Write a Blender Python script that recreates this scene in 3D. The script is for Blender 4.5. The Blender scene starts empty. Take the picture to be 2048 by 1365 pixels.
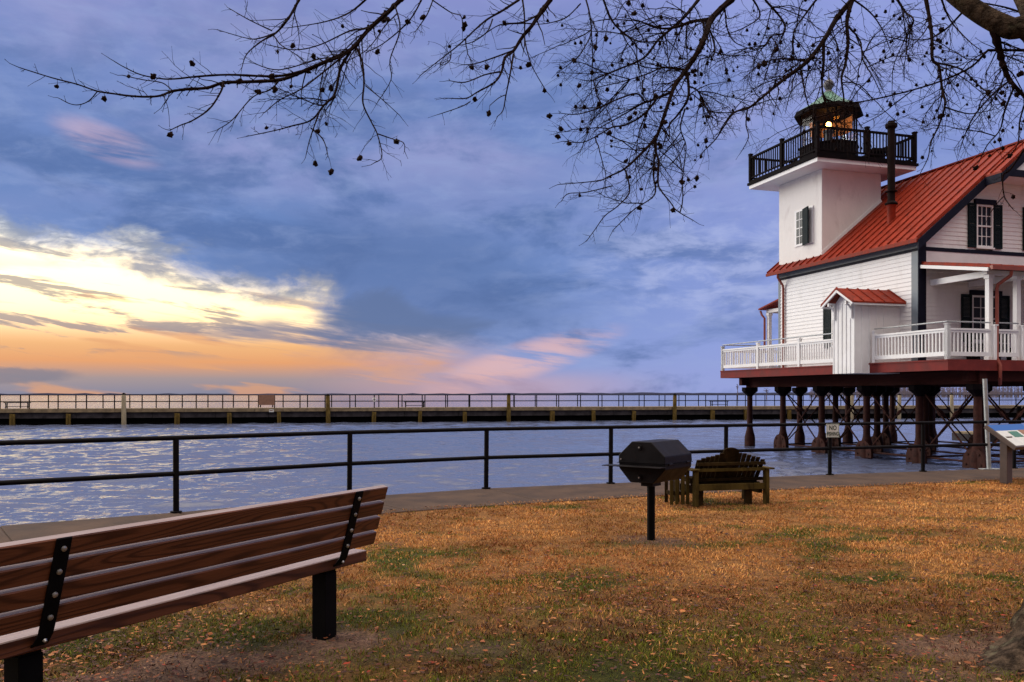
import bpy, bmesh, math, random
import numpy as np
from mathutils import Vector, Matrix

random.seed(7)
rng = np.random.default_rng(7)
SC = bpy.context.scene
COL = SC.collection
R = math.radians

# ------------------------------------------------------------------ camera
EYE = 1.45
F = 1700.0            # focal length in pixels of a 2048 px wide frame
cam_d = bpy.data.cameras.new("camera")
cam = bpy.data.objects.new("camera", cam_d)
COL.objects.link(cam)
cam.location = (0, 0, EYE)
cam.rotation_euler = (R(90), 0, 0)
cam_d.sensor_width = 36.0
cam_d.lens = 36.0 * F / 2048.0
cam_d.shift_y = (790.0 - 682.5) / 2048.0
cam_d.clip_start = 0.05
cam_d.clip_end = 60000
SC.camera = cam
SC.view_settings.view_transform = 'Standard'
SC.view_settings.look = 'None'
SC.view_settings.exposure = 0.0
SC.view_settings.gamma = 1.0


def at(x, y, Y):
    """measured image point at a distance Y in front of the viewpoint"""
    return Vector(((x - 1024) / F * Y, Y, EYE + (790 - y) / F * Y))


def srgb(r, g, b, k=1.0):
    def c(v):
        v /= 255.0
        return (v / 12.92 if v <= 0.04045 else ((v + 0.055) / 1.055) ** 2.4) * k
    return (c(r), c(g), c(b), 1.0)


# ------------------------------------------------------------------ sky
SUN_AZ = -1.10      # left of the view direction, radians
SUN_EL = R(20)


class NG:
    """small helper for building node trees"""

    def __init__(s, nt):
        s.nt = nt
        s.N = nt.nodes
        s.L = nt.links

    def node(s, t, **k):
        n = s.N.new(t)
        for a, v in k.items():
            setattr(n, a, v)
        return n

    def put(s, sock, v):
        if isinstance(v, bpy.types.NodeSocket):
            s.L.new(v, sock)
        elif v is not None:
            sock.default_value = v

    def m(s, op, a, b=None, c=None, clamp=False):
        n = s.node('ShaderNodeMath', operation=op)
        n.use_clamp = clamp
        s.put(n.inputs[0], a)
        if b is not None:
            s.put(n.inputs[1], b)
        if c is not None:
            s.put(n.inputs[2], c)
        return n.outputs[0]

    def smooth(s, v, lo, hi, a=0.0, b=1.0):
        n = s.node('ShaderNodeMapRange', interpolation_type='SMOOTHSTEP')
        s.put(n.inputs[0], v)
        n.inputs[1].default_value, n.inputs[2].default_value = lo, hi
        n.inputs[3].default_value, n.inputs[4].default_value = a, b
        return n.outputs[0]

    def mix(s, f, a, b, mode='MIX'):
        n = s.node('ShaderNodeMix', data_type='RGBA', blend_type=mode)
        s.put(n.inputs[0], f)
        s.put(n.inputs[6], a)
        s.put(n.inputs[7], b)
        return n.outputs[2]

    def ramp(s, v, stops, interp='LINEAR'):
        n = s.node('ShaderNodeValToRGB')
        s.put(n.inputs[0], v)
        e = n.color_ramp.elements
        n.color_ramp.interpolation = interp
        while len(e) < len(stops):
            e.new(0.5)
        for i, (p, c) in enumerate(stops):
            e[i].position = p
            e[i].color = c if len(c) == 4 else (*c, 1)
        return n.outputs[0]

    def vec(s, x, y, z=0.0):
        n = s.node('ShaderNodeCombineXYZ')
        s.put(n.inputs[0], x)
        s.put(n.inputs[1], y)
        s.put(n.inputs[2], z)
        return n.outputs[0]

    def noise(s, v, scale=5.0, detail=4.0, rough=0.55, dist=0.0):
        n = s.node('ShaderNodeTexNoise')
        s.put(n.inputs['Vector'], v)
        n.inputs['Scale'].default_value = scale
        n.inputs['Detail'].default_value = detail
        n.inputs['Roughness'].default_value = rough
        n.inputs['Distortion'].default_value = dist
        return n.outputs['Fac']


def make_world():
    w = bpy.data.worlds.new("World")
    SC.world = w
    w.use_nodes = True
    g = NG(w.node_tree)
    g.N.clear()
    out = g.node('ShaderNodeOutputWorld')
    tc = g.node('ShaderNodeTexCoord')
    sp = g.node('ShaderNodeSeparateXYZ')
    g.L.new(tc.outputs['Generated'], sp.inputs[0])
    dx, dy, dz = sp.outputs
    az = g.m('ARCTAN2', dx, dy)
    el = g.m('ARCSINE', g.m('MAXIMUM', g.m('MINIMUM', dz, 0.9999), -0.9999))
    # cloud coordinates, stretched along the horizon
    P = g.vec(az, g.m('MULTIPLY', el, 2.6), 0.3)
    n_big = g.noise(P, 2.6, 5, 0.55, 0.6)
    n_mid = g.noise(g.vec(az, g.m('MULTIPLY', el, 2.3), 4.0), 6.0, 7, 0.6, 0.35)
    tilt = g.m('ADD', el, g.m('MULTIPLY', az, 0.12))
    n_str = g.noise(g.vec(g.m('MULTIPLY', az, 1.0), g.m('MULTIPLY', tilt, 9.0), 8.0), 5.5, 6, 0.62, 0.35)
    n_fine = g.noise(g.vec(az, g.m('MULTIPLY', el, 2.8), 2.0), 17.0, 6, 0.62, 0.3)
    elw = g.m('ADD', el, g.m('MULTIPLY', g.m('SUBTRACT', n_mid, 0.5), 0.10))
    azw = g.m('ADD', az, g.m('MULTIPLY', g.m('SUBTRACT', n_big, 0.5), 0.45))

    base = g.ramp(g.m('DIVIDE', el, 1.5708), [
        (0.0, srgb(148, 158, 205)), (0.035, srgb(128, 150, 206)), (0.09, srgb(106, 135, 193)),
        (0.15, srgb(102, 130, 188)), (0.22, srgb(114, 136, 194)), (0.29, srgb(138, 144, 202)),
        (0.42, srgb(160, 164, 208)), (0.60, srgb(215, 210, 214)), (1.0, srgb(240, 228, 216))])
    # lavender towards the upper right, deeper blue in the cloud bank
    lav = g.m('MULTIPLY', g.smooth(az, -0.05, 0.35), 0.66)
    base = g.mix(lav, base, srgb(150, 162, 226))
    f_l = g.m('MULTIPLY', g.smooth(n_big, 0.46, 0.70, 0, 0.65), g.smooth(el, 0.14, 0.30))
    base = g.mix(f_l, base, srgb(158, 160, 208))
    f_d = g.m('MULTIPLY', g.smooth(n_mid, 0.45, 0.64, 0, 0.85), g.smooth(el, 0.5, 0.2))
    f_d = g.m('MULTIPLY', f_d, g.smooth(az, 0.45, 0.0, 0.45, 1.0))
    base = g.mix(f_d, base, srgb(80, 108, 164))
    f_f = g.m('MULTIPLY', g.smooth(n_fine, 0.42, 0.72, 0, 0.34), g.smooth(el, 0.9, 0.3))
    base = g.mix(f_f, base, srgb(150, 168, 214))
    # pale wisps to the right of the middle
    wx = g.m('DIVIDE', g.m('SUBTRACT', az, 0.24), 0.17)
    wy = g.m('DIVIDE', g.m('SUBTRACT', el, 0.15), 0.075)
    wm = g.m('ADD', g.m('MULTIPLY', wx, wx), g.m('MULTIPLY', wy, wy))
    wisp = g.m('MULTIPLY', g.smooth(wm, 1.2, 0.1), g.smooth(n_fine, 0.40, 0.68))
    base = g.mix(g.m('MULTIPLY', wisp, 0.6), base, srgb(176, 186, 230))

    # dark bank that reaches down in the middle
    bx = g.m('DIVIDE', g.m('ADD', azw, 0.13), 0.25)
    by = g.m('DIVIDE', g.m('SUBTRACT', elw, 0.125), 0.085)
    bank = g.smooth(g.m('ADD', g.m('MULTIPLY', bx, bx), g.m('MULTIPLY', by, by)), 1.4, 0.1, 0, 0.62)
    base = g.mix(bank, base, srgb(84, 108, 160))

    # sunset: orange at the horizon under a cream opening
    west = g.smooth(g.m('ADD', az, g.m('MULTIPLY', g.m('SUBTRACT', n_mid, 0.5), 0.25)), 0.03, -0.26)
    low = g.smooth(g.m('ADD', el, g.m('MULTIPLY', g.m('SUBTRACT', n_str, 0.5), 0.07)), 0.078, 0.038)
    glow = g.ramp(g.m('MULTIPLY', el, 5.0), [
        (0.0, srgb(126, 130, 156)), (0.09, srgb(160, 144, 148)), (0.18, srgb(228, 158, 108)),
        (0.27, srgb(240, 180, 122)), (0.38, srgb(250, 210, 160)), (0.48, srgb(255, 227, 168)), (0.72, srgb(255, 234, 190)), (1.0, srgb(214, 226, 228))])
    # cream opening: a wedge that narrows to the right
    slope = g.m('ADD', 0.172, g.m('MULTIPLY', g.m('ADD', az, 0.52), -0.19))
    top = g.m('ADD', slope, g.m('MULTIPLY', g.m('SUBTRACT', n_mid, 0.5), 0.13))
    under = g.smooth(g.m('SUBTRACT', top, el), -0.016, 0.030)
    rim = g.smooth(g.m('ADD', az, g.m('MULTIPLY', g.m('SUBTRACT', n_str, 0.5), 0.22)), -0.17, -0.28)
    opening = g.m('MULTIPLY', under, rim)
    mask = g.m('MAXIMUM', opening, g.m('MULTIPLY', west, low))
    behind = g.smooth(az, -1.9, -1.2)
    mask = g.m('MULTIPLY', mask, behind)
    hot = g.m('ADD', 1.0, g.m('MULTIPLY', g.smooth(el, 0.05, 0.10), 1.05))
    gs = g.node('ShaderNodeVectorMath', operation='SCALE')
    g.L.new(glow, gs.inputs[0])
    g.L.new(hot, gs.inputs['Scale'])
    col = g.mix(mask, base, gs.outputs[0])
    # grey and apricot streaks across the opening
    st = g.m('MULTIPLY', g.smooth(n_str, 0.525, 0.60), mask)
    st = g.m('MULTIPLY', st, g.smooth(el, 0.036, 0.055))
    col = g.mix(g.m('MULTIPLY', st, 0.8), col, srgb(132, 128, 142))
    n_s2 = g.noise(g.vec(az, g.m('MULTIPLY', tilt, 8.0), 21.0), 5.0, 4, 0.55, 0.3)
    ap = g.m('MULTIPLY', g.m('MULTIPLY', g.smooth(n_s2, 0.52, 0.62), mask), g.smooth(el, 0.17, 0.08))
    col = g.mix(g.m('MULTIPLY', ap, 0.65), col, srgb(226, 160, 112))
    # mauve grey bank under the right end of the opening
    kx = g.m('DIVIDE', g.m('ADD', azw, 0.25), 0.17)
    ky = g.m('DIVIDE', g.m('SUBTRACT', g.m('ADD', el, g.m('MULTIPLY', g.m('SUBTRACT', n_str, 0.5), 0.05)), 0.070), 0.020)
    km = g.smooth(g.m('ADD', g.m('MULTIPLY', kx, kx), g.m('MULTIPLY', ky, ky)), 1.5, 0.2, 0, 0.85)
    col = g.mix(g.m('MULTIPLY', km, g.smooth(n_str, 0.36, 0.52)), col, srgb(126, 126, 150))
    # dark edge streaks over the top of the opening
    ed = g.m('MULTIPLY', g.smooth(g.m('ABSOLUTE', g.m('SUBTRACT', top, g.m('ADD', el, 0.006))), 0.026, 0.004), rim)
    ed = g.m('MULTIPLY', ed, g.smooth(n_fine, 0.40, 0.58))
    col = g.mix(g.m('MULTIPLY', ed, 0.7), col, srgb(100, 118, 152))
    # blue grey wedge of cloud right of the opening
    vx = g.m('DIVIDE', g.m('ADD', azw, 0.15), 0.10)
    vy = g.m('DIVIDE', g.m('SUBTRACT', elw, 0.084), 0.028)
    wd = g.smooth(g.m('ADD', g.m('MULTIPLY', vx, vx), g.m('MULTIPLY', vy, vy)), 1.3, 0.25, 0, 0.85)
    col = g.mix(wd, col, srgb(92, 112, 156))
    # pink wedge in the middle, low
    px = g.m('ADD', g.m('MULTIPLY', g.m('SUBTRACT', az, 0.01), 0.93), g.m('MULTIPLY', g.m('SUBTRACT', el, 0.045), 0.3))
    py = g.m('SUBTRACT', el, g.m('ADD', 0.036, g.m('MULTIPLY', az, 0.30)))
    q1 = g.m('DIVIDE', px, 0.12)
    q2 = g.m('DIVIDE', py, 0.024)
    pm = g.m('ADD', g.m('MULTIPLY', q1, q1), g.m('MULTIPLY', q2, q2))
    pk = g.m('MULTIPLY', g.smooth(pm, 1.3, 0.1), g.smooth(n_str, 0.36, 0.56))
    col = g.mix(g.m('MULTIPLY', pk, 0.7), col, srgb(232, 184, 178))
    # pink veil along the horizon
    pv = g.m('MULTIPLY', g.m('MULTIPLY', g.smooth(el, 0.035, 0.012), g.smooth(az, 0.22, 0.0)), g.smooth(az, -0.30, -0.1))
    col = g.mix(g.m('MULTIPLY', pv, 0.40), col, srgb(220, 164, 152))
    # low grey cloud at the far left
    lx = g.m('DIVIDE', g.m('ADD', az, 0.55), 0.075)
    ly = g.m('DIVIDE', g.m('SUBTRACT', g.m('ADD', el, g.m('MULTIPLY', g.m('SUBTRACT', n_fine, 0.5), 0.02)), 0.020), 0.009)
    lw_ = g.smooth(g.m('ADD', g.m('MULTIPLY', lx, lx), g.m('MULTIPLY', ly, ly)), 1.4, 0.5, 0, 0.8)
    col = g.mix(lw_, col, srgb(120, 120, 140))
    # small pink puff high on the left
    ux = g.m('DIVIDE', g.m('ADD', az, 0.445), 0.05)
    uy = g.m('DIVIDE', g.m('SUBTRACT', g.m('ADD', el, g.m('MULTIPLY', g.m('ADD', az, 0.445), 0.25)), 0.262), 0.018)
    um = g.m('ADD', g.m('MULTIPLY', ux, ux), g.m('MULTIPLY', uy, uy))
    puff = g.m('MULTIPLY', g.smooth(um, 1.6, 0.0), g.smooth(n_str, 0.35, 0.6))
    col = g.mix(g.m('MULTIPLY', puff, 0.6), col, srgb(206, 176, 196))
    # unseen sky behind the viewer, toned to shape the fill light
    back = g.smooth(dy, 0.15, -0.5)
    low_back = g.mix(g.smooth(el, 0.25, 0.9), (0.25, 0.19, 0.23, 1), (1.05, 0.94, 0.90, 1))
    col = g.mix(back, col, low_back)
    col = g.mix(g.smooth(el, 0.68, 1.05), col, (3.1, 2.72, 2.35, 1))  # overhead sky out of view, brightened as added fill light
    bg = g.node('ShaderNodeBackground')
    g.L.new(col, bg.inputs[0])
    bg.inputs[1].default_value = 1.0
    sky = g.node('ShaderNodeTexSky', sky_type='NISHITA')
    sky.sun_disc = False
    sky.sun_elevation = SUN_EL
    sky.sun_rotation = SUN_AZ
    bg2 = g.node('ShaderNodeBackground')
    g.L.new(sky.outputs[0], bg2.inputs[0])
    bg2.inputs[1].default_value = 0.004
    ad = g.node('ShaderNodeAddShader')
    g.L.new(bg.outputs[0], ad.inputs[0])
    g.L.new(bg2.outputs[0], ad.inputs[1])
    g.L.new(ad.outputs[0], out.inputs[0])


make_world()

sun_d = bpy.data.lights.new("sun", 'SUN')
sun = bpy.data.objects.new("sun", sun_d)
COL.objects.link(sun)
sun_d.energy = 1.9
sun_d.angle = R(30)
sun_d.color = (1.0, 0.94, 0.84)
sd = Vector((math.sin(SUN_AZ) * math.cos(SUN_EL), math.cos(SUN_AZ) * math.cos(SUN_EL), math.sin(SUN_EL)))
sun.rotation_euler = (-sd).to_track_quat('-Z', 'Y').to_euler()


# ------------------------------------------------------------------ mesh helpers
class MB:
    def __init__(s):
        s.v = []
        s.f = []

    def add(s, vs, fs):
        n = len(s.v)
        s.v.extend(tuple(p) for p in vs)
        s.f.extend(tuple(i + n for i in f) for f in fs)
        return s

    def box(s, x0, x1, y0, y1, z0, z1):
        return s.add([(x0, y0, z0), (x1, y0, z0), (x1, y1, z0), (x0, y1, z0), (x0, y0, z1), (x1, y0, z1), (x1, y1, z1), (x0, y1, z1)],
                     [(0, 3, 2, 1), (4, 5, 6, 7), (0, 1, 5, 4), (1, 2, 6, 5), (2, 3, 7, 6), (3, 0, 4, 7)])

    def bar(s, a, b, w, h, up=(0, 0, 1)):
        """rectangular bar from a to b, w across, h along up"""
        a, b = Vector(a), Vector(b)
        d = (b - a).normalized()
        x = d.cross(Vector(up))
        if x.length < 1e-5:
            x = d.cross(Vector((0, 1, 0)))
        x.normalize()
        y = x.cross(d).normalized()
        vs = []
        for p in (a, b):
            for i, j in ((-1, -1), (1, -1), (1, 1), (-1, 1)):
                vs.append(p + x * (w / 2 * i) + y * (h / 2 * j))
        return s.add(vs, [(0, 1, 2, 3), (7, 6, 5, 4), (0, 4, 5, 1), (1, 5, 6, 2), (2, 6, 7, 3), (3, 7, 4, 0)])

    def tube(s, pts, rad, n=8, cap=True):
        pts = [Vector(p) for p in pts]
        if not hasattr(rad, '__len__'):
            rad = [rad] * len(pts)
        vs = []
        ref = None
        for i, p in enumerate(pts):
            d = (pts[min(i + 1, len(pts) - 1)] - pts[max(i - 1, 0)])
            if d.length < 1e-9:
                d = Vector((0, 0, 1))
            d.normalize()
            if ref is None:
                ref = Vector((1, 0, 0)) if abs(d.x) < 0.8 else Vector((0, 1, 0))
            x = (ref - d * ref.dot(d)).normalized()
            ref = x
            y = d.cross(x)
            for k in range(n):
                t = 2 * math.pi * k / n
                vs.append(p + (x * math.cos(t) + y * math.sin(t)) * rad[i])
        fs = []
        for i in range(len(pts) - 1):
            for k in range(n):
                fs.append((i * n + k, i * n + (k + 1) % n, (i + 1) * n + (k + 1) % n, (i + 1) * n + k))
        if cap:
            fs.append(tuple(reversed(range(n))))
            m = (len(pts) - 1) * n
            fs.append(tuple(m + k for k in range(n)))
        return s.add(vs, fs)

    def lathe(s, cx, cy, prof, n=12, ph=0.0, cap=True):
        vs = []
        for r, z in prof:
            for k in range(n):
                t = 2 * math.pi * (k + ph) / n
                vs.append((cx + r * math.cos(t), cy + r * math.sin(t), z))
        fs = []
        for i in range(len(prof) - 1):
            for k in range(n):
                fs.append((i * n + k, i * n + (k + 1) % n, (i + 1) * n + (k + 1) % n, (i + 1) * n + k))
        if cap:
            fs.append(tuple(reversed(range(n))))
            m = (len(prof) - 1) * n
            fs.append(tuple(m + k for k in range(n)))
        return s.add(vs, fs)

    def prism(s, poly, off):
        """closed polygon (3-D points) pushed along the vector off"""
        n = len(poly)
        off = Vector(off)
        vs = [Vector(p) for p in poly] + [Vector(p) + off for p in poly]
        fs = [tuple(range(n)), tuple(reversed(range(n, 2 * n)))]
        for i in range(n):
            j = (i + 1) % n
            fs.append((i, i + n, j + n, j))
        return s.add(vs, fs)

    def build(s, name, mat, parent=None, smooth=False, bevel=0.0):
        me = bpy.data.meshes.new(name)
        me.from_pydata(s.v, [], s.f)
        bm = bmesh.new()
        bm.from_mesh(me)
        bmesh.ops.recalc_face_normals(bm, faces=bm.faces)
        if bevel:
            bmesh.ops.bevel(bm, geom=bm.edges[:], offset=bevel, segments=1, affect='EDGES', clamp_overlap=True)
        bm.to_mesh(me)
        bm.free()
        if smooth:
            me.polygons.foreach_set('use_smooth', [True] * len(me.polygons))
            try:
                me.set_sharp_from_angle(angle=R(38))
            except Exception:
                pass
        if mat:
            me.materials.append(mat)
        o = bpy.data.objects.new(name, me)
        COL.objects.link(o)
        if parent:
            o.parent = parent
        return o


def tag(o, label=None, cat=None, group=None, kind=None):
    if label:
        o['label'] = label
    if cat:
        o['category'] = cat
    if group:
        o['group'] = group
    if kind:
        o['kind'] = kind
    return o


def empty(name, loc, rz=0.0, label=None, cat=None, group=None):
    o = bpy.data.objects.new(name, None)
    COL.objects.link(o)
    o.location = loc
    o.rotation_euler = (0, 0, rz)
    o.empty_display_size = 0.2
    return tag(o, label, cat, group)


def kids(o):
    return [c for c in COL.objects if c.parent == o]


def copy_tree(o, parent=None):
    c = o.copy()
    COL.objects.link(c)
    if parent:
        c.parent = parent
    for ch in kids(o):
        copy_tree(ch, c)
    return c


def np_mesh(name, verts, faces, mat, parent=None, colors=None, smooth=False):
    """verts (n,3), faces (m,k) arrays"""
    me = bpy.data.meshes.new(name)
    nv, nf, k = len(verts), len(faces), faces.shape[1]
    me.vertices.add(nv)
    me.vertices.foreach_set('co', np.asarray(verts, np.float32).ravel())
    me.loops.add(nf * k)
    me.loops.foreach_set('vertex_index', np.asarray(faces, np.int32).ravel())
    me.polygons.add(nf)
    me.polygons.foreach_set('loop_start', np.arange(0, nf * k, k, dtype=np.int32))
    if smooth:
        me.polygons.foreach_set('use_smooth', np.ones(nf, bool))
    me.update(calc_edges=True)
    me.validate()
    if colors is not None:
        ca = me.color_attributes.new('blade_color', 'FLOAT_COLOR', 'POINT')
        ca.data.foreach_set('color', np.asarray(colors, np.float32).ravel())
    me.materials.append(mat)
    o = bpy.data.objects.new(name, me)
    COL.objects.link(o)
    if parent:
        o.parent = parent
    return o


_tab = np.random.default_rng(3).random((256, 256))


def vnoise(x, y, s=1.0, oct=3):
    """smooth 2-D value noise, 0..1"""
    tot = np.zeros_like(x)
    amp, norm = 1.0, 0.0
    for o in range(oct):
        u, v = x * s + 37.3 * o + 500, y * s + 11.7 * o + 500
        i, j = np.floor(u).astype(int), np.floor(v).astype(int)
        a, b = u - i, v - j
        a, b = a * a * (3 - 2 * a), b * b * (3 - 2 * b)
        T = lambda p, q: _tab[p & 255, q & 255]
        tot += amp * ((T(i, j) * (1 - a) + T(i + 1, j) * a) * (1 - b) + (T(i, j + 1) * (1 - a) + T(i + 1, j + 1) * a) * b)
        norm += amp
        amp *= 0.5
        s *= 2.0
    return tot / norm


# ------------------------------------------------------------------ materials
def mat(name, col, rough=0.6, metal=0.0, var=0.15, vs=6.0, bump=0.0, bs=40.0, stain=None, stain_s=1.2, stain_f=0.5, stretch=None, spec=None, bd=0.01):
    """painted / mineral surface with blotchy colour and a fine bump"""
    m = bpy.data.materials.new(name)
    m.use_nodes = True
    g = NG(m.node_tree)
    b = g.N['Principled BSDF']
    tc = g.node('ShaderNodeTexCoord')
    v = tc.outputs['Object']
    if stretch:
        mp = g.node('ShaderNodeMapping')
        g.L.new(v, mp.inputs[0])
        mp.inputs['Scale'].default_value = stretch
        v = mp.outputs[0]
    n = g.noise(v, vs, 5, 0.6)
    c0 = tuple(x * (1 - var) for x in col[:3]) + (1,)
    c1 = tuple(min(1, x * (1 + var)) for x in col[:3]) + (1,)
    c = g.mix(g.smooth(n, 0.3, 0.7), c0, c1)
    if stain:
        sn = g.noise(v, stain_s, 6, 0.65, 0.4)
        c = g.mix(g.smooth(sn, 0.52, 0.74, 0, stain_f), c, stain)
    g.L.new(c, b.inputs['Base Color'])
    b.inputs['Roughness'].default_value = rough
    g.L.new(g.smooth(n, 0.2, 0.8, rough * 0.85, min(1, rough * 1.15)), b.inputs['Roughness'])
    b.inputs['Metallic'].default_value = metal
    if spec is not None:
        b.inputs['Specular IOR Level'].default_value = spec
    if bump:
        bn = g.noise(v, bs, 5, 0.6)
        bp = g.node('ShaderNodeBump')
        bp.inputs['Strength'].default_value = bump
        bp.inputs['Distance'].default_value = bd
        g.L.new(bn, bp.inputs['Height'])
        g.L.new(bp.outputs[0], b.inputs['Normal'])
    return m


def wood_mat(name, dark, light, axis=0, ring=14.0, rough=0.45, scale=1.0):
    """board with long growth-ring figure along the local axis"""
    m = bpy.data.materials.new(name)
    m.use_nodes = True
    g = NG(m.node_tree)
    b = g.N['Principled BSDF']
    tc = g.node('ShaderNodeTexCoord')
    oi = g.node('ShaderNodeObjectInfo')
    mp = g.node('ShaderNodeMapping')
    g.L.new(tc.outputs['Object'], mp.inputs[0])
    s = [3.2 * scale] * 3
    s[axis] = 0.38 * scale
    mp.inputs['Scale'].default_value = s
    off = g.node('ShaderNodeVectorMath', operation='ADD')
    g.L.new(mp.outputs[0], off.inputs[0])
    g.L.new(g.vec(g.m('MULTIPLY', oi.outputs['Random'], 17.0), g.m('MULTIPLY', oi.outputs['Random'], 9.0), 0.0), off.inputs[1])
    big = g.noise(off.outputs[0], 1.6, 1.5, 0.4, 0.2)
    ringv = g.m('FRACT', g.m('MULTIPLY', big, ring))
    tri = g.m('ABSOLUTE', g.m('SUBTRACT', g.m('MULTIPLY', ringv, 2.0), 1.0))
    late = g.smooth(tri, 0.45, 0.95)
    s2 = [90.0] * 3
    s2[axis] = 3.0
    mp2 = g.node('ShaderNodeMapping')
    g.L.new(tc.outputs['Object'], mp2.inputs[0])
    mp2.inputs['Scale'].default_value = s2
    fine = g.noise(mp2.outputs[0], 1.0, 3, 0.6)
    blot = g.noise(off.outputs[0], 3.0, 4, 0.6)
    c = g.mix(g.m('MULTIPLY', late, 0.75), light, dark)
    c = g.mix(g.smooth(fine, 0.4, 0.75, 0, 0.45), c, dark)
    c = g.mix(g.smooth(blot, 0.5, 0.75, 0, 0.5), c, tuple(x * 0.55 for x in dark[:3]) + (1,))
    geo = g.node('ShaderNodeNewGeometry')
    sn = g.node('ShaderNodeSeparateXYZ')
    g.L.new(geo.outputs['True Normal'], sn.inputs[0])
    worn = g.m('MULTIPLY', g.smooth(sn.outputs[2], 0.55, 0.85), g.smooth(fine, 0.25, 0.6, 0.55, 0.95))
    c = g.mix(worn, c, (0.31, 0.25, 0.24, 1))      # bleached, unvarnished upper edges, with the skylight on them painted in
    b.inputs['Specular IOR Level'].default_value = 0.25
    b.inputs['Coat Weight'].default_value = 0.15
    b.inputs['Coat Roughness'].default_value = 0.32
    g.L.new(c, b.inputs['Base Color'])
    b.inputs['Roughness'].default_value = rough
    bp = g.node('ShaderNodeBump')
    bp.inputs['Strength'].default_value = 0.25
    bp.inputs['Distance'].default_value = 0.004
    g.L.new(g.m('ADD', fine, g.m('MULTIPLY', late, 0.5)), bp.inputs['Height'])
    g.L.new(bp.outputs[0], b.inputs['Normal'])
    return m


def glass_mat():
    m = bpy.data.materials.new('window_glass')
    m.use_nodes = True
    g = NG(m.node_tree)
    b = g.N['Principled BSDF']
    b.inputs['Base Color'].default_value = (0.012, 0.017, 0.030, 1)
    b.inputs['Roughness'].default_value = 0.15
    b.inputs['Specular IOR Level'].default_value = 0.12
    return m


def clear_glass():
    m = bpy.data.materials.new('lantern_glass')
    m.use_nodes = True
    g = NG(m.node_tree)
    g.N.remove(g.N['Principled BSDF'])
    out = g.N['Material Output']
    t = g.node('ShaderNodeBsdfTransparent')
    t.inputs[0].default_value = (0.9, 0.94, 0.95, 1)
    gl = g.node('ShaderNodeBsdfGlossy')
    gl.inputs['Roughness'].default_value = 0.2
    fr = g.node('ShaderNodeFresnel')
    fr.inputs[0].default_value = 1.45
    mx = g.node('ShaderNodeMixShader')
    g.L.new(g.m('MULTIPLY', fr.outputs[0], 0.35), mx.inputs[0])
    g.L.new(t.outputs[0], mx.inputs[1])
    g.L.new(gl.outputs[0], mx.inputs[2])
    g.L.new(mx.outputs[0], out.inputs[0])
    return m


def emit_mat(name, col, k):
    m = bpy.data.materials.new(name)
    m.use_nodes = True
    g = NG(m.node_tree)
    b = g.N['Principled BSDF']
    b.inputs['Base Color'].default_value = col
    b.inputs['Emission Color'].default_value = col
    b.inputs['Emission Strength'].default_value = k
    return m


def attr_mat(name, rough=0.8, trans=0.0):
    m = bpy.data.materials.new(name)
    m.use_nodes = True
    g = NG(m.node_tree)
    b = g.N['Principled BSDF']
    a = g.node('ShaderNodeAttribute')
    a.attribute_name = 'blade_color'
    g.L.new(a.outputs['Color'], b.inputs['Base Color'])
    b.inputs['Roughness'].default_value = rough
    b.inputs['Specular IOR Level'].default_value = 0.2
    return m


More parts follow.
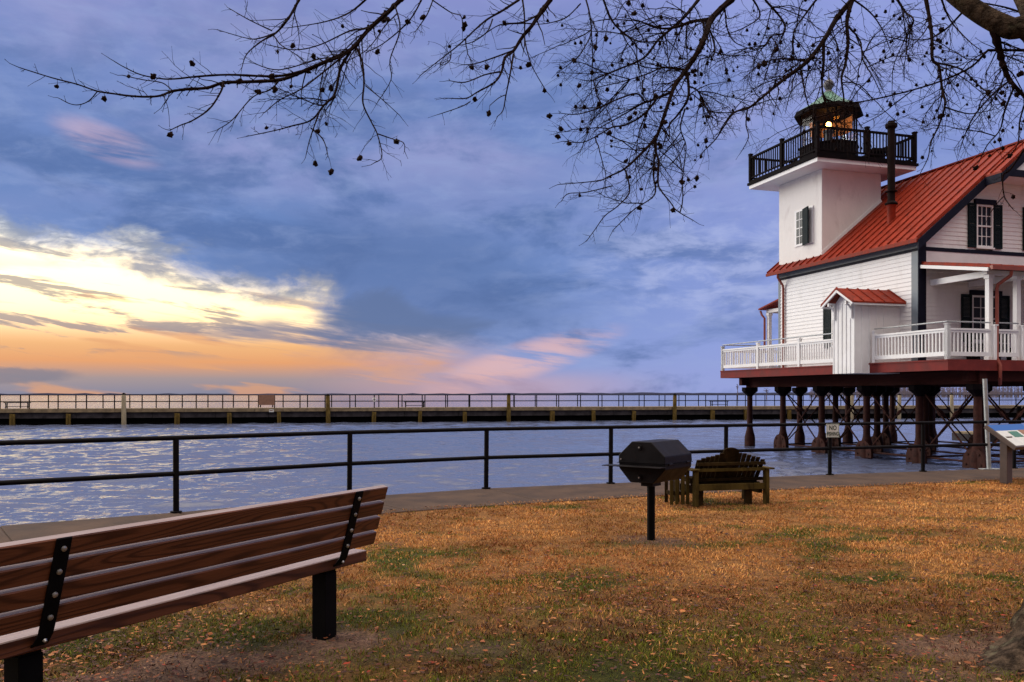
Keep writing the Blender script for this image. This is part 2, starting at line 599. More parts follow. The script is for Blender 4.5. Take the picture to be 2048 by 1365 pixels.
M = dict(
    white=mat('white_paint', (0.80, 0.81, 0.81), 0.45, var=0.05, vs=2.0, bump=0.15, bs=30, stain=(0.55, 0.53, 0.48, 1), stain_f=0.25),
    siding=mat('white_siding', (0.80, 0.81, 0.81), 0.5, var=0.05, vs=1.5, bump=0.2, bs=25, stain=(0.5, 0.49, 0.46, 1), stain_f=0.45, stretch=(1.5, 1.5, 0.7)),
    stucco=mat('tower_white', (0.80, 0.78, 0.75), 0.6, var=0.05, vs=1.2, bump=0.5, bs=12, stain=(0.52, 0.48, 0.46, 1), stain_f=0.5, stretch=(1.4, 1.4, 0.6)),
    roof=mat('red_metal_roof', (0.225, 0.024, 0.009), 0.55, var=0.25, vs=1.6, bump=0.1, bs=5, stain=(0.11, 0.018, 0.012, 1), stain_f=0.7, stretch=(2.5, 5, 2.5), spec=0.15),
    navy=mat('navy_trim', (0.009, 0.010, 0.022), 0.6, var=0.2, vs=3, spec=0.1),
    greytrim=mat('grey_trim', (0.16, 0.20, 0.23), 0.5, var=0.1, vs=3),
    shutter=mat('green_shutter', (0.003, 0.011, 0.012), 0.6, var=0.2, vs=5, spec=0.15),
    deckred=mat('red_brown_deck', (0.17, 0.026, 0.022), 0.7, var=0.2, vs=3, bump=0.2, bs=18, stain=(0.08, 0.018, 0.018, 1), stain_f=0.5, spec=0.2),
    pile=mat('brown_iron', (0.046, 0.018, 0.014), 0.75, var=0.35, vs=5, bump=0.3, bs=20, stain=(0.010, 0.006, 0.006, 1), stain_f=0.8, spec=0.1),
    beam=mat('brown_beam', (0.042, 0.012, 0.010), 0.8, var=0.3, vs=4, bump=0.3, bs=15, stretch=(6, 1, 6), spec=0.08),
    gallery=mat('dark_brown_paint', (0.006, 0.004, 0.005), 0.7, var=0.4, vs=4, spec=0.04),
    stack=mat('rusty_stack', (0.011, 0.006, 0.006), 0.7, var=0.35, vs=4, stain=(0.045, 0.015, 0.010, 1), stain_f=0.4, spec=0.06),
    copper=mat('green_copper', (0.085, 0.20, 0.145), 0.7, var=0.25, vs=3, stain=(0.05, 0.07, 0.06, 1), stain_f=0.7, stain_s=2.5),
    finial=mat('grey_finial', (0.10, 0.10, 0.11), 0.5, var=0.2),
    shade=mat('brown_blind', (0.40, 0.26, 0.19), 0.8, var=0.15, vs=5),
    spout=mat('downspout_red', (0.24, 0.05, 0.03), 0.45, var=0.15),
    glass=glass_mat(), clear=clear_glass(),
    lamp=emit_mat('lamp_glow', (1.0, 0.40, 0.09, 1), 55.0),
    flare=emit_mat('lamp_flare', (1.0, 0.30, 0.03, 1), 1.6),  # glow colour for the flare beside the lamp
    black=mat('black_paint', (0.0032, 0.0028, 0.0032), 0.6, var=0.3, vs=8, bump=0.1, bs=60, spec=0.08),
    grill=mat('grill_black', (0.0055, 0.0042, 0.005), 0.55, var=0.4, vs=9, bump=0.25, bs=80, stain=(0.018, 0.009, 0.007, 1), stain_f=0.5, stain_s=7, spec=0.14),
    rail=mat('rail_paint', (0.0045, 0.0035, 0.004), 0.6, var=0.3, vs=10, bump=0.2, bs=50, stain=(0.022, 0.010, 0.006, 1), stain_f=0.4, stain_s=6, spec=0.08),
    bolt=mat('bolt_steel', (0.45, 0.44, 0.42), 0.35, metal=0.8, var=0.2),
    galv=mat('galvanised', (0.36, 0.38, 0.38), 0.45, metal=0.5, var=0.15, vs=12),
    concrete=mat('concrete', (0.066, 0.042, 0.029), 0.95, var=0.3, vs=2.2, bump=0.7, bs=45, stain=(0.045, 0.032, 0.028, 1), stain_f=0.8, stain_s=0.8, spec=0.2),
    planks=mat('pier_planks', (0.20, 0.15, 0.085), 0.85, var=0.3, vs=2.5, bump=0.3, bs=20, stain=(0.09, 0.06, 0.03, 1), stain_f=0.7, stain_s=0.8),
    fascia=mat('pier_fascia', (0.045, 0.040, 0.042), 0.95, var=0.4, vs=1.5, bump=0.3, bs=20, stain=(0.012, 0.010, 0.011, 1), stain_f=0.8, spec=0.1),
    blacktimber=mat('black_timber', (0.003, 0.0025, 0.0025), 0.9, var=0.3, vs=2, spec=0.05),  # near-black, also used to paint the shade under the pier
    piling=mat('mossy_piling', (0.125, 0.085, 0.024), 0.95, var=0.4, vs=4, bump=0.4, bs=25, stain=(0.020, 0.015, 0.008, 1), stain_f=0.95, stain_s=2.2, stretch=(1, 1, 0.5), spec=0.08),
    pilingpale=mat('weathered_piling', (0.32, 0.27, 0.17), 0.85, var=0.25, vs=4, bump=0.4, bs=25, stain=(0.12, 0.10, 0.05, 1), stain_f=0.6, stain_s=3, stretch=(1, 1, 0.3)),
    brownsign=mat('brown_sign', (0.24, 0.125, 0.075), 0.7, var=0.15),
    signwhite=mat('sign_white', (0.62, 0.64, 0.60), 0.5, var=0.08, stain=(0.4, 0.38, 0.33, 1), stain_f=0.4, stain_s=5),
    signgreen=mat('sign_green', (0.05, 0.16, 0.10), 0.5, var=0.1),
    letter=mat('sign_letter', (0.012, 0.035, 0.022), 0.6, var=0.1),
    panelbrown=mat('panel_brown', (0.075, 0.050, 0.040), 0.55, var=0.15, vs=6),
    blue=mat('panel_blue', (0.015, 0.10, 0.34), 0.35, var=0.05),
    paper=mat('panel_map', (0.62, 0.62, 0.56), 0.35, var=0.08, vs=9, stain=(0.45, 0.55, 0.30, 1), stain_f=0.7, stain_s=6),
    oldwood=mat('mossy_garden_wood', (0.024, 0.015, 0.006), 0.95, var=0.5, vs=6, bump=0.5, bs=40, stain=(0.060, 0.040, 0.010, 1), stain_f=0.6, stain_s=4, spec=0.05),
    oldpale=mat('mossy_slat_wood', (0.062, 0.043, 0.012), 0.95, var=0.4, vs=6, bump=0.5, bs=40, stain=(0.012, 0.008, 0.004, 1), stain_f=0.8, stain_s=5, stretch=(1, 1, 0.3), spec=0.05),
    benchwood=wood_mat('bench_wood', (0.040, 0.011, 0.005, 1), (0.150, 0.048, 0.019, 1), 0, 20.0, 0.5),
    bark=mat('tree_bark', (0.062, 0.043, 0.029), 0.95, var=0.7, vs=16, bump=1.0, bs=26, bd=0.05, stain=(0.16, 0.145, 0.09, 1), stain_f=0.75, stain_s=10, spec=0.06),
    twig=mat('twig_bark', (0.013, 0.0055, 0.0045), 0.9, var=0.3, vs=20, spec=0.08),
    farwood=mat('far_bare_wood', (0.150, 0.120, 0.135), 1.0, var=0.25, vs=0.05),  # slight distance haze put into this grey mauve tone
    farland=mat('far_shore_blue', (0.10, 0.115, 0.19), 1.0, var=0.1, vs=0.002),  # blue of the distance put into the shore colour
    blades=attr_mat('grass_blades', 0.75), litter=attr_mat('leaf_litter', 0.7),
)


# ------------------------------------------------------------------ ground, path, water
WATER = -0.70
EDGE = [(-30, -9), (-14, 3.3), (-9.0, 6.9), (-5.67, 9.41), (-4.13, 10.49), (-2.29, 12.02), (-0.40, 13.18), (1.61, 13.95),
        (5.75, 15.45), (7.76, 16.11), (10.17, 16.9), (16, 18.8), (40, 27)]       # water side of the wall
LAWN = [(-30, -12.2), (-14, 0.7), (-8.3, 5.2), (-4.6, 8.05), (-3.0, 9.4), (-1.52, 10.62), (-0.16, 11.31), (1.24, 12.0), (2.34, 12.5),
        (3.96, 13.05), (6.76, 14.05), (8.42, 14.65), (16, 17.2), (40, 25.4)]      # lawn side of the path


def pl_y(pl, x):
    return np.interp(x, [p[0] for p in pl], [p[1] for p in pl])


def dirt_mask(x, y):
    """1 where the turf is worn away"""
    d = np.zeros_like(x)
    n = vnoise(x, y, 1.7, 4)
    for cx, cy, rx, ry, k in ((-1.5, 4.72, 0.60, 0.22, 1.0), (-1.05, 5.08, 0.30, 0.22, 1.0), (-1.9, 4.4, 0.5, 0.2, 1.0), (1.43, 8.5, 0.40, 0.35, 0.85),
                              (2.60, 4.95, 0.40, 0.22, 0.9), (3.3, 4.7, 0.75, 0.6, 1.0), (2.2, 4.35, 0.5, 0.25, 0.6),
                              (-0.1, 4.9, 0.7, 0.2, 0.35)):
        q = ((x - cx) / rx) ** 2 + ((y - cy) / ry) ** 2
        d = np.maximum(d, k * np.clip(1.35 - q + (n - 0.5) * 2.2, 0, 1))
    return d


def ground_z(x, y):
    z = (vnoise(x, y, 0.6, 3) - 0.5) * 0.06 - 0.01
    fade = np.clip((pl_y(LAWN, x) - y) / 0.8, 0, 1)
    return z * fade - 0.012


def green_mask(x, y):
    n = vnoise(x + 9, y * 1.6 + 4, 0.75, 4)
    near = np.clip((7.4 - y) / 2.6, 0, 1)          # the turf is greener close to the bench and the tree
    edge = np.clip(1 - np.abs(pl_y(LAWN, x) - y - 0.15) / 0.35, 0, 1)
    side = np.clip((x - 1.4) / 3.0, 0, 1) * np.clip((9.5 - y) / 4, 0, 1)
    fine = vnoise(x + 71, y * 1.3, 3.2, 3)
    g = np.clip((0.6 * n + 0.4 * fine - 0.57 + 0.13 * near + 0.07 * edge + 0.05 * side) * 7.0, 0, 1)
    for cx, cy, rx, ry in ((2.95, 11.0, 0.9, 0.22), (1.7, 8.35, 0.6, 0.22), (-0.9, 9.1, 0.18, 0.08), (-0.72, 9.0, 0.16, 0.07), (0.5, 4.9, 1.3, 0.5), (-2.0, 5.3, 0.8, 0.4)):
        q = ((x - cx) / rx) ** 2 + ((y - cy) / ry) ** 2
        g = np.maximum(g, 0.75 * np.clip(1.2 - q + (fine - 0.5) * 4.0, 0, 1))
    return g


def lawn_material():
    m = bpy.data.materials.new('lawn_soil')
    m.use_nodes = True
    g = NG(m.node_tree)
    b = g.N['Principled BSDF']
    a = g.node('ShaderNodeAttribute')
    a.attribute_name = 'blade_color'
    tc = g.node('ShaderNodeTexCoord')
    n1 = g.noise(tc.outputs['Object'], 60, 6, 0.7)
    n2 = g.noise(tc.outputs['Object'], 9, 5, 0.6)
    c = g.mix(g.smooth(n1, 0.3, 0.7), (0.35, 0.35, 0.35, 1), (1.5, 1.45, 1.4, 1))
    c = g.mix(1.0, a.outputs['Color'], c, 'MULTIPLY')
    c2 = g.mix(g.smooth(n2, 0.3, 0.7), (0.75, 0.75, 0.75, 1), (1.2, 1.2, 1.2, 1))
    c = g.mix(1.0, c, c2, 'MULTIPLY')
    g.L.new(c, b.inputs['Base Color'])
    b.inputs['Roughness'].default_value = 0.95
    b.inputs['Specular IOR Level'].default_value = 0.15
    bp = g.node('ShaderNodeBump')
    bp.inputs['Strength'].default_value = 0.9
    bp.inputs['Distance'].default_value = 0.02
    g.L.new(n1, bp.inputs['Height'])
    g.L.new(bp.outputs[0], b.inputs['Normal'])
    return m


STRAW = np.array([0.84, 0.43, 0.135])
STRAW2 = np.array([0.50, 0.215, 0.062])
GREEN = np.array([0.105, 0.130, 0.010])
DIRT = np.array([0.165, 0.098, 0.066])
RUST = np.array([0.24, 0.060, 0.022])


def soil_color(x, y):
    n = vnoise(x, y, 2.2, 4)[:, None]
    c = STRAW2 * 0.42 * n + STRAW * 0.26 * (1 - n)
    g = green_mask(x, y)[:, None]
    c = c * (1 - g) + GREEN * 0.4 * g
    near_shade = np.clip((6.9 - y) / 1.9, 0, 1)[:, None]  # foreground shade painted into the soil colour
    c = c * (1 - 0.55 * near_shade) + np.array([0.030, 0.026, 0.006]) * 0.55 * near_shade
    d = dirt_mask(x, y)[:, None]
    return c * (1 - d) + DIRT * d


def build_ground():
    # lawn: one sheet from behind the viewer to the path, wide to both sides
    nx, ny = 260, 240
    xs = np.concatenate([np.linspace(-30, -8, 30, endpoint=False), np.linspace(-8, 10, nx - 60), np.linspace(10.3, 40, 30)])
    t = np.linspace(0, 1, ny) ** 0.8
    X = np.repeat(xs[None, :], ny, 0)
    Yb = -25.0
    top = pl_y(LAWN, xs)[None, :]
    Y = Yb + (top - Yb) * t[:, None]
    x, y = X.ravel(), Y.ravel()
    v = np.stack([x, y, ground_z(x, y)], 1)
    i = np.arange(nx * ny).reshape(ny, nx)
    n = len(xs)
    f = np.stack([i[:-1, :-1].ravel(), i[:-1, 1:].ravel(), i[1:, 1:].ravel(), i[1:, :-1].ravel()], 1)
    c = np.concatenate([soil_color(x, y), np.ones((len(x), 1))], 1)
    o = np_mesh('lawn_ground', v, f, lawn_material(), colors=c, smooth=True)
    tag(o, 'dry orange brown lawn with worn earth patches', 'ground', kind='structure')
    # concrete path on top of the sea wall, with joints, and its face to the water
    mb = MB()
    xs2 = [p[0] for p in EDGE]
    pts = []
    for k in range(len(EDGE) - 1):
        a, b = Vector(EDGE[k]), Vector(EDGE[k + 1])
        n = max(1, int(round((b - a).length / 2.2)))
        for j in range(n):
            pts.append(a.lerp(b, j / n))
    pts.append(Vector(EDGE[-1]))
    inn = []
    for k, p in enumerate(pts):
        d = (pts[min(k + 1, len(pts) - 1)] - pts[max(k - 1, 0)]).normalized()
        nrm = Vector((d.y, -d.x))
        best = p + nrm * 1.7
        for s_ in np.linspace(0.8, 3.2, 60):
            q = p + nrm * s_
            if q.y <= pl_y(LAWN, q.x):
                best = q
                break
        inn.append(best + nrm * 0.06)
    g_ = 0.006
    for k in range(len(pts) - 1):
        a, b, c_, d_ = pts[k], pts[k + 1], inn[k + 1], inn[k]
        u = (b - a).normalized() * g_
        a, b, c_, d_ = a + u, b - u, c_ - u, d_ + u
        mb.prism([(a.x, a.y, -0.3), (b.x, b.y, -0.3), (c_.x, c_.y, -0.3), (d_.x, d_.y, -0.3)], (0, 0, 0.3))
    o = mb.build('footpath', M['concrete'], bevel=0.008)
    tag(o, 'stained concrete footpath along the top of the sea wall', 'footpath', kind='structure')
    mb = MB()
    for k in range(len(pts) - 1):
        a, b, c_, d_ = pts[k], pts[k + 1], inn[k + 1], inn[k]
        mb.prism([(a.x, a.y, -2.0), (b.x, b.y, -2.0), (c_.x, c_.y, -2.0), (d_.x, d_.y, -2.0)], (0, 0, 1.985))
    o = mb.build('sea_wall', M['concrete'])
    tag(o, 'concrete sea wall holding the path above the water', 'sea wall', kind='structure')


build_ground()


def build_grass():
    # blades: dense near the viewer, thinner and broader with distance
    xs, ys = [], []
    for y0, y1, dens in ((3.6, 5.2, 7500), (5.2, 7.0, 5600), (7.0, 9.5, 4200), (9.5, 15.5, 3000)):
        x0, x1 = -0.68 * y1 - 0.6, 0.68 * y1 + 0.6
        n = int((x1 - x0) * (y1 - y0) * dens)
        xs.append(rng.uniform(x0, x1, n))
        ys.append(rng.uniform(y0, y1, n))
    x, y = np.concatenate(xs), np.concatenate(ys)
    inside = y < pl_y(LAWN, x) + 0.05 + 0.16 * (vnoise(x, y, 3.0, 3) - 0.45)
    keep = inside & (rng.random(len(x)) > dirt_mask(x, y) * 0.93)
    clump = vnoise(x + 3, y, 8.0, 2)
    keep &= rng.random(len(x)) < np.clip((clump - 0.22) * 2.4, 0.05, 1) * np.clip(0.45 + 1.1 * vnoise(x + 30, y, 1.6, 3), 0, 1)
    x, y = x[keep], y[keep]
    n = len(x)
    gm = green_mask(x, y)
    isg = rng.random(n) < gm * 0.72 + 0.04
    h = rng.uniform(0.010, 0.034, n) * (0.75 + 0.5 * vnoise(x, y, 2.0, 2)) * np.where(isg, 0.85, 1.0)
    w = (0.0014 + 0.00022 * y) * rng.uniform(0.7, 1.5, n)
    th = rng.uniform(0, 2 * np.pi, n)
    lean = rng.uniform(0.1, 1.3, n) * h
    la = rng.uniform(0, 2 * np.pi, n)
    z0 = ground_z(x, y) - 0.003
    dx, dy = np.cos(th) * w, np.sin(th) * w
    mx, my = x + np.cos(la) * lean * 0.35, y + np.sin(la) * lean * 0.35
    tx, ty = x + np.cos(la) * lean, y + np.sin(la) * lean
    V = np.empty((n, 5, 3), np.float32)
    V[:, 0] = np.stack([x - dx, y - dy, z0], 1)
    V[:, 1] = np.stack([x + dx, y + dy, z0], 1)
    V[:, 2] = np.stack([mx + dx * 0.7, my + dy * 0.7, z0 + h * 0.6], 1)
    V[:, 3] = np.stack([mx - dx * 0.7, my - dy * 0.7, z0 + h * 0.6], 1)
    V[:, 4] = np.stack([tx, ty, z0 + h], 1)
    b = (np.arange(n) * 5)[:, None]
    Fq = np.concatenate([b + np.array([[0, 1, 2]]), b + np.array([[0, 2, 3]]), b + np.array([[3, 2, 4]])], 0)
    nearq = np.clip((6.9 + 1.3 * (vnoise(x + 13, y, 0.9, 3) - 0.5) - y) / 1.9, 0, 1)  # greener, littered foreground, with its shade painted into the blades
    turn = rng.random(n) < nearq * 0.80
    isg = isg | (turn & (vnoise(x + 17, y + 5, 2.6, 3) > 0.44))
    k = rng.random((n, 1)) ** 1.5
    dark = np.clip((vnoise(x + 50, y * 1.4, 1.35, 4) - 0.46) * 5 + np.clip((6.9 - y) / 2.2, 0, 0.95), 0, 1)[:, None]  # random thatch patches, plus foreground shade painted darker towards the viewer
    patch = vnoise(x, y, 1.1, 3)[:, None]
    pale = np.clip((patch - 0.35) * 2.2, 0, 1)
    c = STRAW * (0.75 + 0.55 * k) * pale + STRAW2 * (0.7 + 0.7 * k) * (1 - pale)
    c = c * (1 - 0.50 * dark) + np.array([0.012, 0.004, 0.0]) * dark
    r = rng.random(n)
    c[r < 0.07] = RUST * (0.7 + 0.8 * k[r < 0.07])
    bm_ = turn & ~isg
    c[bm_] = np.array([0.085, 0.034, 0.014]) * (0.5 + 1.2 * k[bm_])
    c[isg] = (GREEN * (0.55 + 0.9 * k) + np.array([0.05, 0.02, 0.0]) * rng.random((n, 1)))[isg]
    C = np.ones((n, 5, 4), np.float32)
    C[:, :, :3] = c[:, None, :]
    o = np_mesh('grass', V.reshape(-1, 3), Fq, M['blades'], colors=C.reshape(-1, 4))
    tag(o, 'short dry straw coloured grass with green tufts', 'grass', kind='stuff')
    print('blades', n)


build_grass()


def build_litter():
    n = 80000
    y = 3.6 + 11.5 * rng.random(n) ** 1.7
    x = rng.uniform(-0.7, 0.7, n) * y
    keep = (y < pl_y(LAWN, x) + 0.12) & (rng.random(n) < 0.25 + 0.9 * np.clip((vnoise(x, y, 0.9, 3) - 0.35) * 2.5, 0, 1))
    x, y = x[keep], y[keep]
    n = len(x)
    L = rng.uniform(0.007, 0.024, n) * (0.75 + 0.5 * rng.random(n) ** 3)
    W_ = L * rng.uniform(0.18, 0.5, n)
    a = rng.uniform(0, 2 * np.pi, n)
    z = ground_z(x, y) + rng.uniform(0.006, 0.03, n)
    ca, sa = np.cos(a), np.sin(a)
    curl = rng.uniform(-0.3, 0.8, n) * L * 0.5
    tilt = rng.normal(0, 0.35, n)
    prof = [(-1, 0, 0), (-0.3, -1, 0.4), (0.45, -0.75, 0.3), (1, 0, 1.0), (0.45, 0.75, 0.3), (-0.3, 1, 0.4)]
    V = np.empty((n, 6, 3), np.float32)
    for i, (p, q, c) in enumerate(prof):
        u, v = p * L, q * W_
        V[:, i, 0] = x + ca * u - sa * v
        V[:, i, 1] = y + sa * u + ca * v
        V[:, i, 2] = z + c * curl + tilt * v
    b = (np.arange(n) * 6)[:, None]
    Fq = np.concatenate([b + np.array([[0, 1, 5, 5]]) * 0 + np.array([[0, 1, 2, 3]]), b + np.array([[0, 3, 4, 5]])], 0)
    pal = np.array([[0.24, 0.075, 0.026], [0.40, 0.16, 0.05], [0.10, 0.032, 0.018], [0.36, 0.20, 0.10], [0.055, 0.026, 0.020], [0.30, 0.045, 0.02]])
    c = pal[rng.choice(len(pal), n, p=[0.20, 0.09, 0.32, 0.03, 0.33, 0.03])] * rng.uniform(0.7, 1.25, (n, 1))
    C = np.ones((n, 6, 4), np.float32)
    C[:, :, :3] = c[:, None, :]
    o = np_mesh('fallen_leaves', V.reshape(-1, 3), Fq, M['litter'], colors=C.reshape(-1, 4))
    tag(o, 'small curled brown and red fallen leaves over the lawn', 'fallen leaves', kind='stuff')


build_litter()


def water_material():
    m = bpy.data.materials.new('bay_water')
    m.use_nodes = True
    g = NG(m.node_tree)
    b = g.N['Principled BSDF']
    b.inputs['Base Color'].default_value = (0.085, 0.102, 0.170, 1)
    b.inputs['Roughness'].default_value = 0.07
    b.inputs['IOR'].default_value = 1.333
    b.inputs['Specular IOR Level'].default_value = 0.65
    geo = g.node('ShaderNodeNewGeometry')
    mp = g.node('ShaderNodeMapping')
    g.L.new(geo.outputs['Position'], mp.inputs[0])
    mp.inputs['Rotation'].default_value = (0, 0, R(-12))
    mp.inputs['Scale'].default_value = (0.5, 1.0, 1.0)
    n1 = g.noise(mp.outputs[0], 5.5, 4, 0.6, 0.3)
    mp2 = g.node('ShaderNodeMapping')
    g.L.new(geo.outputs['Position'], mp2.inputs[0])
    mp2.inputs['Rotation'].default_value = (0, 0, R(9))
    mp2.inputs['Scale'].default_value = (0.28, 0.5, 1.0)
    n2 = g.noise(mp2.outputs[0], 1.0, 4, 0.6, 0.3)
    mp3 = g.node('ShaderNodeMapping')
    g.L.new(geo.outputs['Position'], mp3.inputs[0])
    mp3.inputs['Scale'].default_value = (0.10, 0.30, 1.0)
    n3 = g.noise(mp3.outputs[0], 1.0, 3, 0.6, 0.2)
    h = g.m('ADD', g.m('MULTIPLY', n1, 0.42), g.m('MULTIPLY', n2, 0.55))
    h = g.m('ADD', h, g.m('MULTIPLY', n3, 2.2))
    bp = g.node('ShaderNodeBump')
    bp.inputs['Strength'].default_value = 0.55
    bp.inputs['Distance'].default_value = 0.13
    g.L.new(h, bp.inputs['Height'])
    g.L.new(bp.outputs[0], b.inputs['Normal'])
    return m


def build_water():
    na, nr = 640, 860
    ang = np.linspace(R(-62), R(62), na)
    r = np.concatenate([6.0 * (120 / 6.0) ** np.linspace(0, 1, nr - 40), 120 * (40000 / 120) ** np.linspace(0, 1, 41)[1:]])
    A, Rr = np.meshgrid(ang, r)
    x, y = Rr * np.sin(A), Rr * np.cos(A)
    z = np.zeros_like(x)
    w = np.random.default_rng(11)
    for k in range(110):
        lam = 0.20 * (2.6 / 0.20) ** w.random()
        th = R(90) + w.normal(0.08, 0.40)
        amp = 0.0038 * lam ** 0.75
        ph = w.uniform(0, 2 * np.pi)
        q = (x * np.cos(th) + y * np.sin(th)) * 2 * np.pi / lam + ph
        spacing = np.maximum(Rr * 0.0037, Rr * (ang[1] - ang[0]) * 0.5)
        ok = np.clip((lam / 2.2 - spacing) / (lam / 6.0), 0, 1)
        s = np.sin(q + 0.35 * np.sin(q))
        z += amp * ok * s
    gust = 0.75 + 0.6 * vnoise(x, y, 0.12, 2)
    z *= gust * np.clip((160 - Rr) / 90, 0, 1)
    v = np.stack([x.ravel(), y.ravel(), z.ravel() + WATER], 1)
    i = np.arange(na * len(r)).reshape(len(r), na)
    f = np.stack([i[:-1, :-1].ravel(), i[:-1, 1:].ravel(), i[1:, 1:].ravel(), i[1:, :-1].ravel()], 1)
    o = np_mesh('water', v, f, water_material(), smooth=True)
    tag(o, 'rippled blue bay water reflecting the evening sky', 'water', kind='structure')


build_water()


def build_far():
    mb = MB()
    P = []
    n = 120
    top = []
    for k in range(n + 1):
        a = R(-40) + R(80) * k / n
        d = 5200.0
        top.append((d * math.sin(a), d * math.cos(a), 5.0 + 6.0 * random.random() + 9.0 * max(0, math.sin(a * 2.2 + 0.3))))
    vs, fs = [], []
    for k, (x, y, z) in enumerate(top):
        vs += [(x, y, -1.0), (x, y, z), (x * 1.04, y * 1.04, z * 0.8), (x * 1.06, y * 1.06, -1.0)]
    for k in range(n):
        for j in range(3):
            fs.append((k * 4 + j, k * 4 + 4 + j, k * 4 + 5 + j, k * 4 + 1 + j))
    mb.add(vs, fs)
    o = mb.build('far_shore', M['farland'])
    tag(o, 'low blue far shore on the horizon', 'shore', kind='structure')
    # bare cypress wood across the bay on the right
    mb = MB()
    for k in range(1500):
        d = random.uniform(760, 900)
        px = 1618 + (2500 - 1618) * random.random() ** 0.9
        x = (px - 1024) / F * d
        h = random.uniform(8, 14.5) * min(1.0, 0.45 + (px - 1600) / 130.0)
        rr = random.uniform(0.18, 0.4)
        z0 = WATER - 0.3
        mb.tube([(x, d, z0), (x + random.uniform(-.5, .5), d, z0 + h * 0.6), (x + random.uniform(-.8, .8), d, z0 + h)], [rr, rr * 0.6, 0.05], 4, cap=False)
        for j in range(7):
            zz = z0 + h * random.uniform(0.35, 0.98)
            a = random.uniform(0, 6.28)
            l = random.uniform(0.8, 2.4)
            p = Vector((x, d, zz))
            q = p + Vector((math.cos(a) * l, math.sin(a) * l, random.uniform(0.2, 1.3)))
            s_ = Vector((0, 0, random.uniform(0.25, 0.6)))
            mb.add([p, q, p + s_], [(0, 1, 2)])
    o = mb.build('far_wood', M['farwood'])
    tag(o, 'grey bare wood along the far bank behind the lighthouse', 'wood', kind='stuff')
    # two lone bare trees out in the water
    for px, ytop, lab in ((1475, 768, 'tiny lone bare tree standing in the water, the leaning thin one left'), (1533, 777, 'tiny lone flat topped tree standing in the far water behind the first piling')):
        d = 420.0
        b = at(px, 790, d)
        h = (790 - ytop) / F * d + 2.2
        e = empty('cypress_tree', (b.x, d, WATER - 0.3), 0, lab, 'tree', 'lone trees in the far water')
        t = MB().tube([(0, 0, 0), (0.1, 0, h * 0.5), (-0.1, 0, h)], [0.28, 0.2, 0.05], 6)
        t.build('trunk', M['farwood'], e)
        c = MB()
        for j in range(16):
            zz = h * random.uniform(0.62, 1.0)
            a = random.uniform(0, 6.28)
            l = random.uniform(0.6, 2.0) if px > 1500 else random.uniform(0.3, 0.9)
            p = Vector((0, 0, zz))
            c.tube([p, p + Vector((math.cos(a) * l, math.sin(a) * l, 0.5))], [0.14, 0.05], 4)
        c.build('crown', M['farwood'], e)


build_far()


# ------------------------------------------------------------------ lighthouse (local x = b along the gable, y = a into the distance)
TH = math.atan2(514, 1700)
LH = empty('lighthouse', (814 / F * 26.5, 26.5, 0), TH,
           'white wooden screw-pile lighthouse cottage with red metal roof and square lantern tower on brown piles', 'lighthouse')
WL = 7.4            # house length and width
EAVE_B, EAVE_Z, SL = -0.35, 6.27, 0.81


def roof_z(b):
    b = b if b <= WL / 2 else WL - b
    return EAVE_Z + SL * (b - EAVE_B)


def lap_wall(mb, side, z0, z1, lo, hi, lap=0.135, holes=()):
    """clapboards; side = 'left' (plane x=0, runs along y) or 'front' (plane y=0, runs along x); lo/hi give the extent at a height"""
    z = z0
    while z < z1 - 1e-4:
        zt = min(z + lap, z1)
        segs = [(lo(z), hi(z), lo(zt), hi(zt))]
        for h0, h1, hz0, hz1 in holes:
            if z < hz1 - 0.02 and zt > hz0 + 0.02:
                ns = []
                for s0, s1, t0, t1 in segs:
                    if s0 < h0 and s1 > h0:
                        ns.append((s0, h0, t0, h0))
                    if s1 > h1 and s0 < h1:
                        ns.append((h1, s1, h1, t1))
                    if s1 <= h0 or s0 >= h1:
                        ns.append((s0, s1, t0, t1))
                segs = ns
        for s0, s1, t0, t1 in segs:
            o0, o1 = -0.022, -0.006
            if side == 'left':
                vs = [(o0, s0, z), (o0, s1, z), (o1, t1, zt), (o1, t0, zt), (0, s0, z), (0, s1, z)]
            else:
                vs = [(s0, o0, z), (s1, o0, z), (t1, o1, zt), (t0, o1, zt), (s0, 0, z), (s1, 0, z)]
            mb.add(vs, [(0, 1, 2, 3), (0, 4, 5, 1)])
        z = zt


